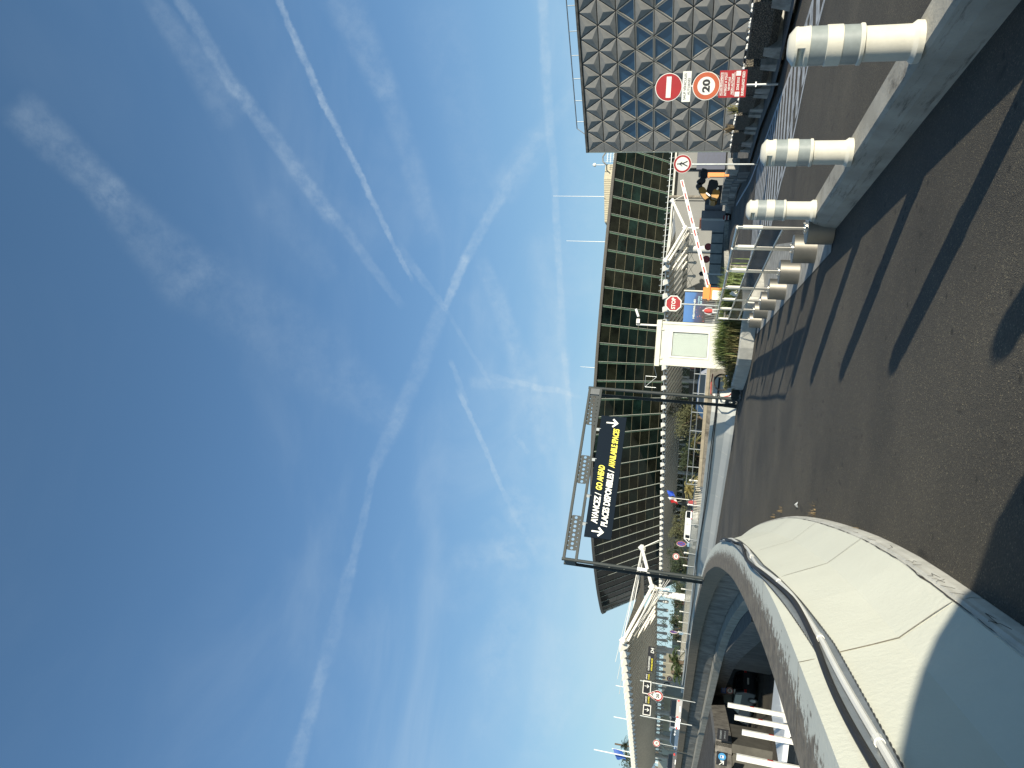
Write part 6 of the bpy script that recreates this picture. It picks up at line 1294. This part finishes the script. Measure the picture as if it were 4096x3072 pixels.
for q_, h_ in RW: vs += [(q_.x, q_.y, -1.07), (h_.x, h_.y, -1.12)]
ap.add(vs, [(2 * i, 2 * i + 1, 2 * i + 3, 2 * i + 2) for i in range(len(RW) - 1)]); ap.build('sloping_apron', mat('apron_shade_concrete', (.055, .05, .042), .95, var=.4, scale=1.5, bump=.4), uf)  # apron's shade is put into its dark base colour
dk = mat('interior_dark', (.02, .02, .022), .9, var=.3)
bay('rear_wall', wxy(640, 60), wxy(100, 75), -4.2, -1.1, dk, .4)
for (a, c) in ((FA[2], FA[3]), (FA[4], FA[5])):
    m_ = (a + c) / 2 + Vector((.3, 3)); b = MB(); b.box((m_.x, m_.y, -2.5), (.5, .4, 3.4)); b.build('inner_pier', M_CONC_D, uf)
def low_board(nm, label, px0, py0, px1, py1, Y, mt):
    A_, B_ = gy(px0, py0, Y), gy(px1, py1, Y); xl, xr = min(A_.x, B_.x), max(A_.x, B_.x); zt, zb = max(A_.z, B_.z), min(A_.z, B_.z); t = thing(nm, label, 'sign', (xl, Y, zb)); T = frame((xl, Y, zb), X0, Z0); w, h = xr - xl, zt - zb
    b = MB(); b.prism([(0, 0), (w, 0), (w, h), (0, h)], T, -.06, 0); b.build('panel', mt, t); return t, T, w, h
t, T, w, h = low_board('parking_limit_sign', 'black sign reading STATIONNEMENT LIMITE A 1H on the grey pier', 2871, 2914, 2911, 2966, 42, M_SIGNK); text_fit(t, 'STATIONNEMENT', T, w * .12, w * .92, h * .68, h * .16, M_GALV, bold=.02); text_fit(t, 'LIMITÉ A 1H', T, w * .2, w * .88, h * .32, h * .16, M_GALV, bold=.02)
t, T, w, h = low_board('bus_direction_sign', 'black sign with blue bus roundel and white diagonal arrow', 2868, 3006, 2907, 3066, 38.5, M_SIGNK)
b = MB(); b.prism([(w * .68 + x * h * .36, h * .5 + y * h * .36) for x, y in disc(24)], T, .001, .006); b.build('roundel', mat('roundel_blue', (.05, .22, .42), .4, var=0), t)
for (x0, y0, x1, y1, m_) in ((.57, .34, .79, .66, M_SIGNW), (.60, .50, .76, .62, M_SIGNB)): b = MB(); b.prism([(w * x0, h * y0), (w * x1, h * y0), (w * x1, h * y1), (w * x0, h * y1)], T, .007 if m_ is M_SIGNW else .011, .010 if m_ is M_SIGNW else .013); b.build('bus_symbol', m_, t)
arrow(t, T, w * .20, h * .5, h * .6, M_SIGNW, R(45))
t, T, w, h = low_board('blue_notice', 'dark blue notice above the sunken 20 sign', 2886, 2745, 2903, 2774, 52.5, M_SIGNB)
for k in range(3): b = MB(); b.prism([(w * .15, h * (.25 + .22 * k)), (w * .85, h * (.25 + .22 * k)), (w * .85, h * (.30 + .22 * k)), (w * .15, h * (.30 + .22 * k))], T, .001, .004); b.build('line', M_GALV, t)
c_ = gy(2919, 2763, 52.5); t = thing('speed_limit_sign', 'shaded 20 speed limit sign on the sunken grey pier', 'road sign', tuple(c_)); T = round_sign(t, c_, .24, (0, -1, 0), M_SIGNW, M_RED, .06); text_fit(t, '20', T, -.11, .11, 0, .15, M_SIGNK, bold=.04, ex=.009)
b = MB(); b.prism([(-.18, -.40), (.18, -.40), (.18, -.29), (-.18, -.29)], T, -.01, 0.004); b.build('sub_plate', M_SIGNW, t)
gka = 'raised white barrier arms in the sunken forecourt'
for i, (tp, bt_, Y, lb) in enumerate((((2911, 2819), (3125, 2860), 23.0, 'rightmost raised white barrier arm in the sunken forecourt'), ((2938, 2869), (3142, 2908), 21.5, 'second raised white barrier arm from the right'), ((2968, 2928), (3158, 2969), 19.2, 'third raised white barrier arm from the right'), ((2946, 3027), (3190, 3072), 16.6, 'leftmost and widest raised white barrier arm, at the frame edge'))):
    a_ = gy(*tp, Y); t = thing('raised_barrier_arm', lb, 'barrier', (a_.x, Y, -4.2), gka)
    b = MB(); b.box((a_.x, Y, (a_.z - 3.2) / 2), (.125, .07, a_.z + 3.2)); b.build('arm', M_WHITE, t)
    b = MB(); b.box((a_.x, Y + .1, -3.7), (.34, .34, 1.0)); b.build('housing', M_WHITE, t)
    for k in range(2): b = MB(); b.box((a_.x + .066, Y, a_.z - .7 - 1.1 * k), (.012, .03, .12)); b.build('red_reflector', M_RED, t)
p_ = gy(3140, 2940, 26); car('white van parked low in the sunken forecourt behind the barrier arms', p_.x + .4, 27, R(80), 5.0, 1.95, 2.1, P_WHT, None, 'van', 'white_van', True, -4.2)
p_ = gy(2960, 2855, 51); car('dark car with a pale bonnet inside the sunken entrance', p_.x, 54, R(140), 4.4, 1.8, 1.6, mat('dull_black', (.02, .024, .03), .4, var=0), None, 'car', 'dark_car', False, -4.2)
p_ = gy(3100, 3040, 24); kk = thing('pay_kiosk', 'cream ticket kiosk block beside the leftmost raised arm', 'kiosk', (p_.x, 25, -4.2)); b = MB(); b.box((p_.x - .9, 25, -3.4), (3.2, 2.4, 1.6)); b.build('plinth', M_CREAM, kk); b = MB(); b.box((p_.x - 1.6, 25, -2.3), (.7, .7, .8)); b.build('machine', M_DGREY, kk)

# ================================================================== the vehicle the photograph is taken from (behind the lens; casts the shadow at lower left)
ov = thing('camera_van', 'dark van around the viewpoint, out of frame, its bonnet shadow on the cream parapet', 'van', (.4, -2, 0))
PF = [(-4.2, .35), (1.16, .35), (1.14, .77), (1.04, .84), (.95, .91), (.80, .98), (.58, 1.09), (.41, 1.19), (.20, 1.29), (-.13, 1.46), (-.5, 1.62), (-.9, 1.77), (-1.3, 1.91), (-4.1, 1.95), (-4.2, 1.2)]
Tr = Matrix(((0, 0, 1, 0), (1, 0, 0, 0), (0, 1, 0, 0), (0, 0, 0, 1)))
M_OV = mat('van_body_dark', (.03, .03, .035), .5, var=0)
for x in (1.15, -.55): b = MB(); b.prism(PF, Tr, x, x + .05); b.build('side_panel', M_OV, ov)
b = MB(); b.add([(x, y, z) for y, z in ((1.14, .35), (1.14, .765), (.80, .97)) for x in (-.5, 1.15)], [(0, 1, 3, 2), (2, 3, 5, 4)]); b.build('bonnet', M_OV, ov)
b = MB(); b.add([(x, y, z) for y, z in ((-1.3, 1.90), (-4.1, 1.94)) for x in (-.5, 1.15)], [(0, 1, 3, 2)]); b.build('roof', M_OV, ov)
b = MB(); b.box((.32, -4.15, 1.15), (1.65, .06, 1.6)); b.build('rear_door', M_OV, ov)
for y in (.35, -3.2):
    for x in (-.45, 1.02): b = MB(); b.tube((x, y, .32), (x + .2, y, .32), .32, 18); b.build('wheel', M_BLACK, ov, True)
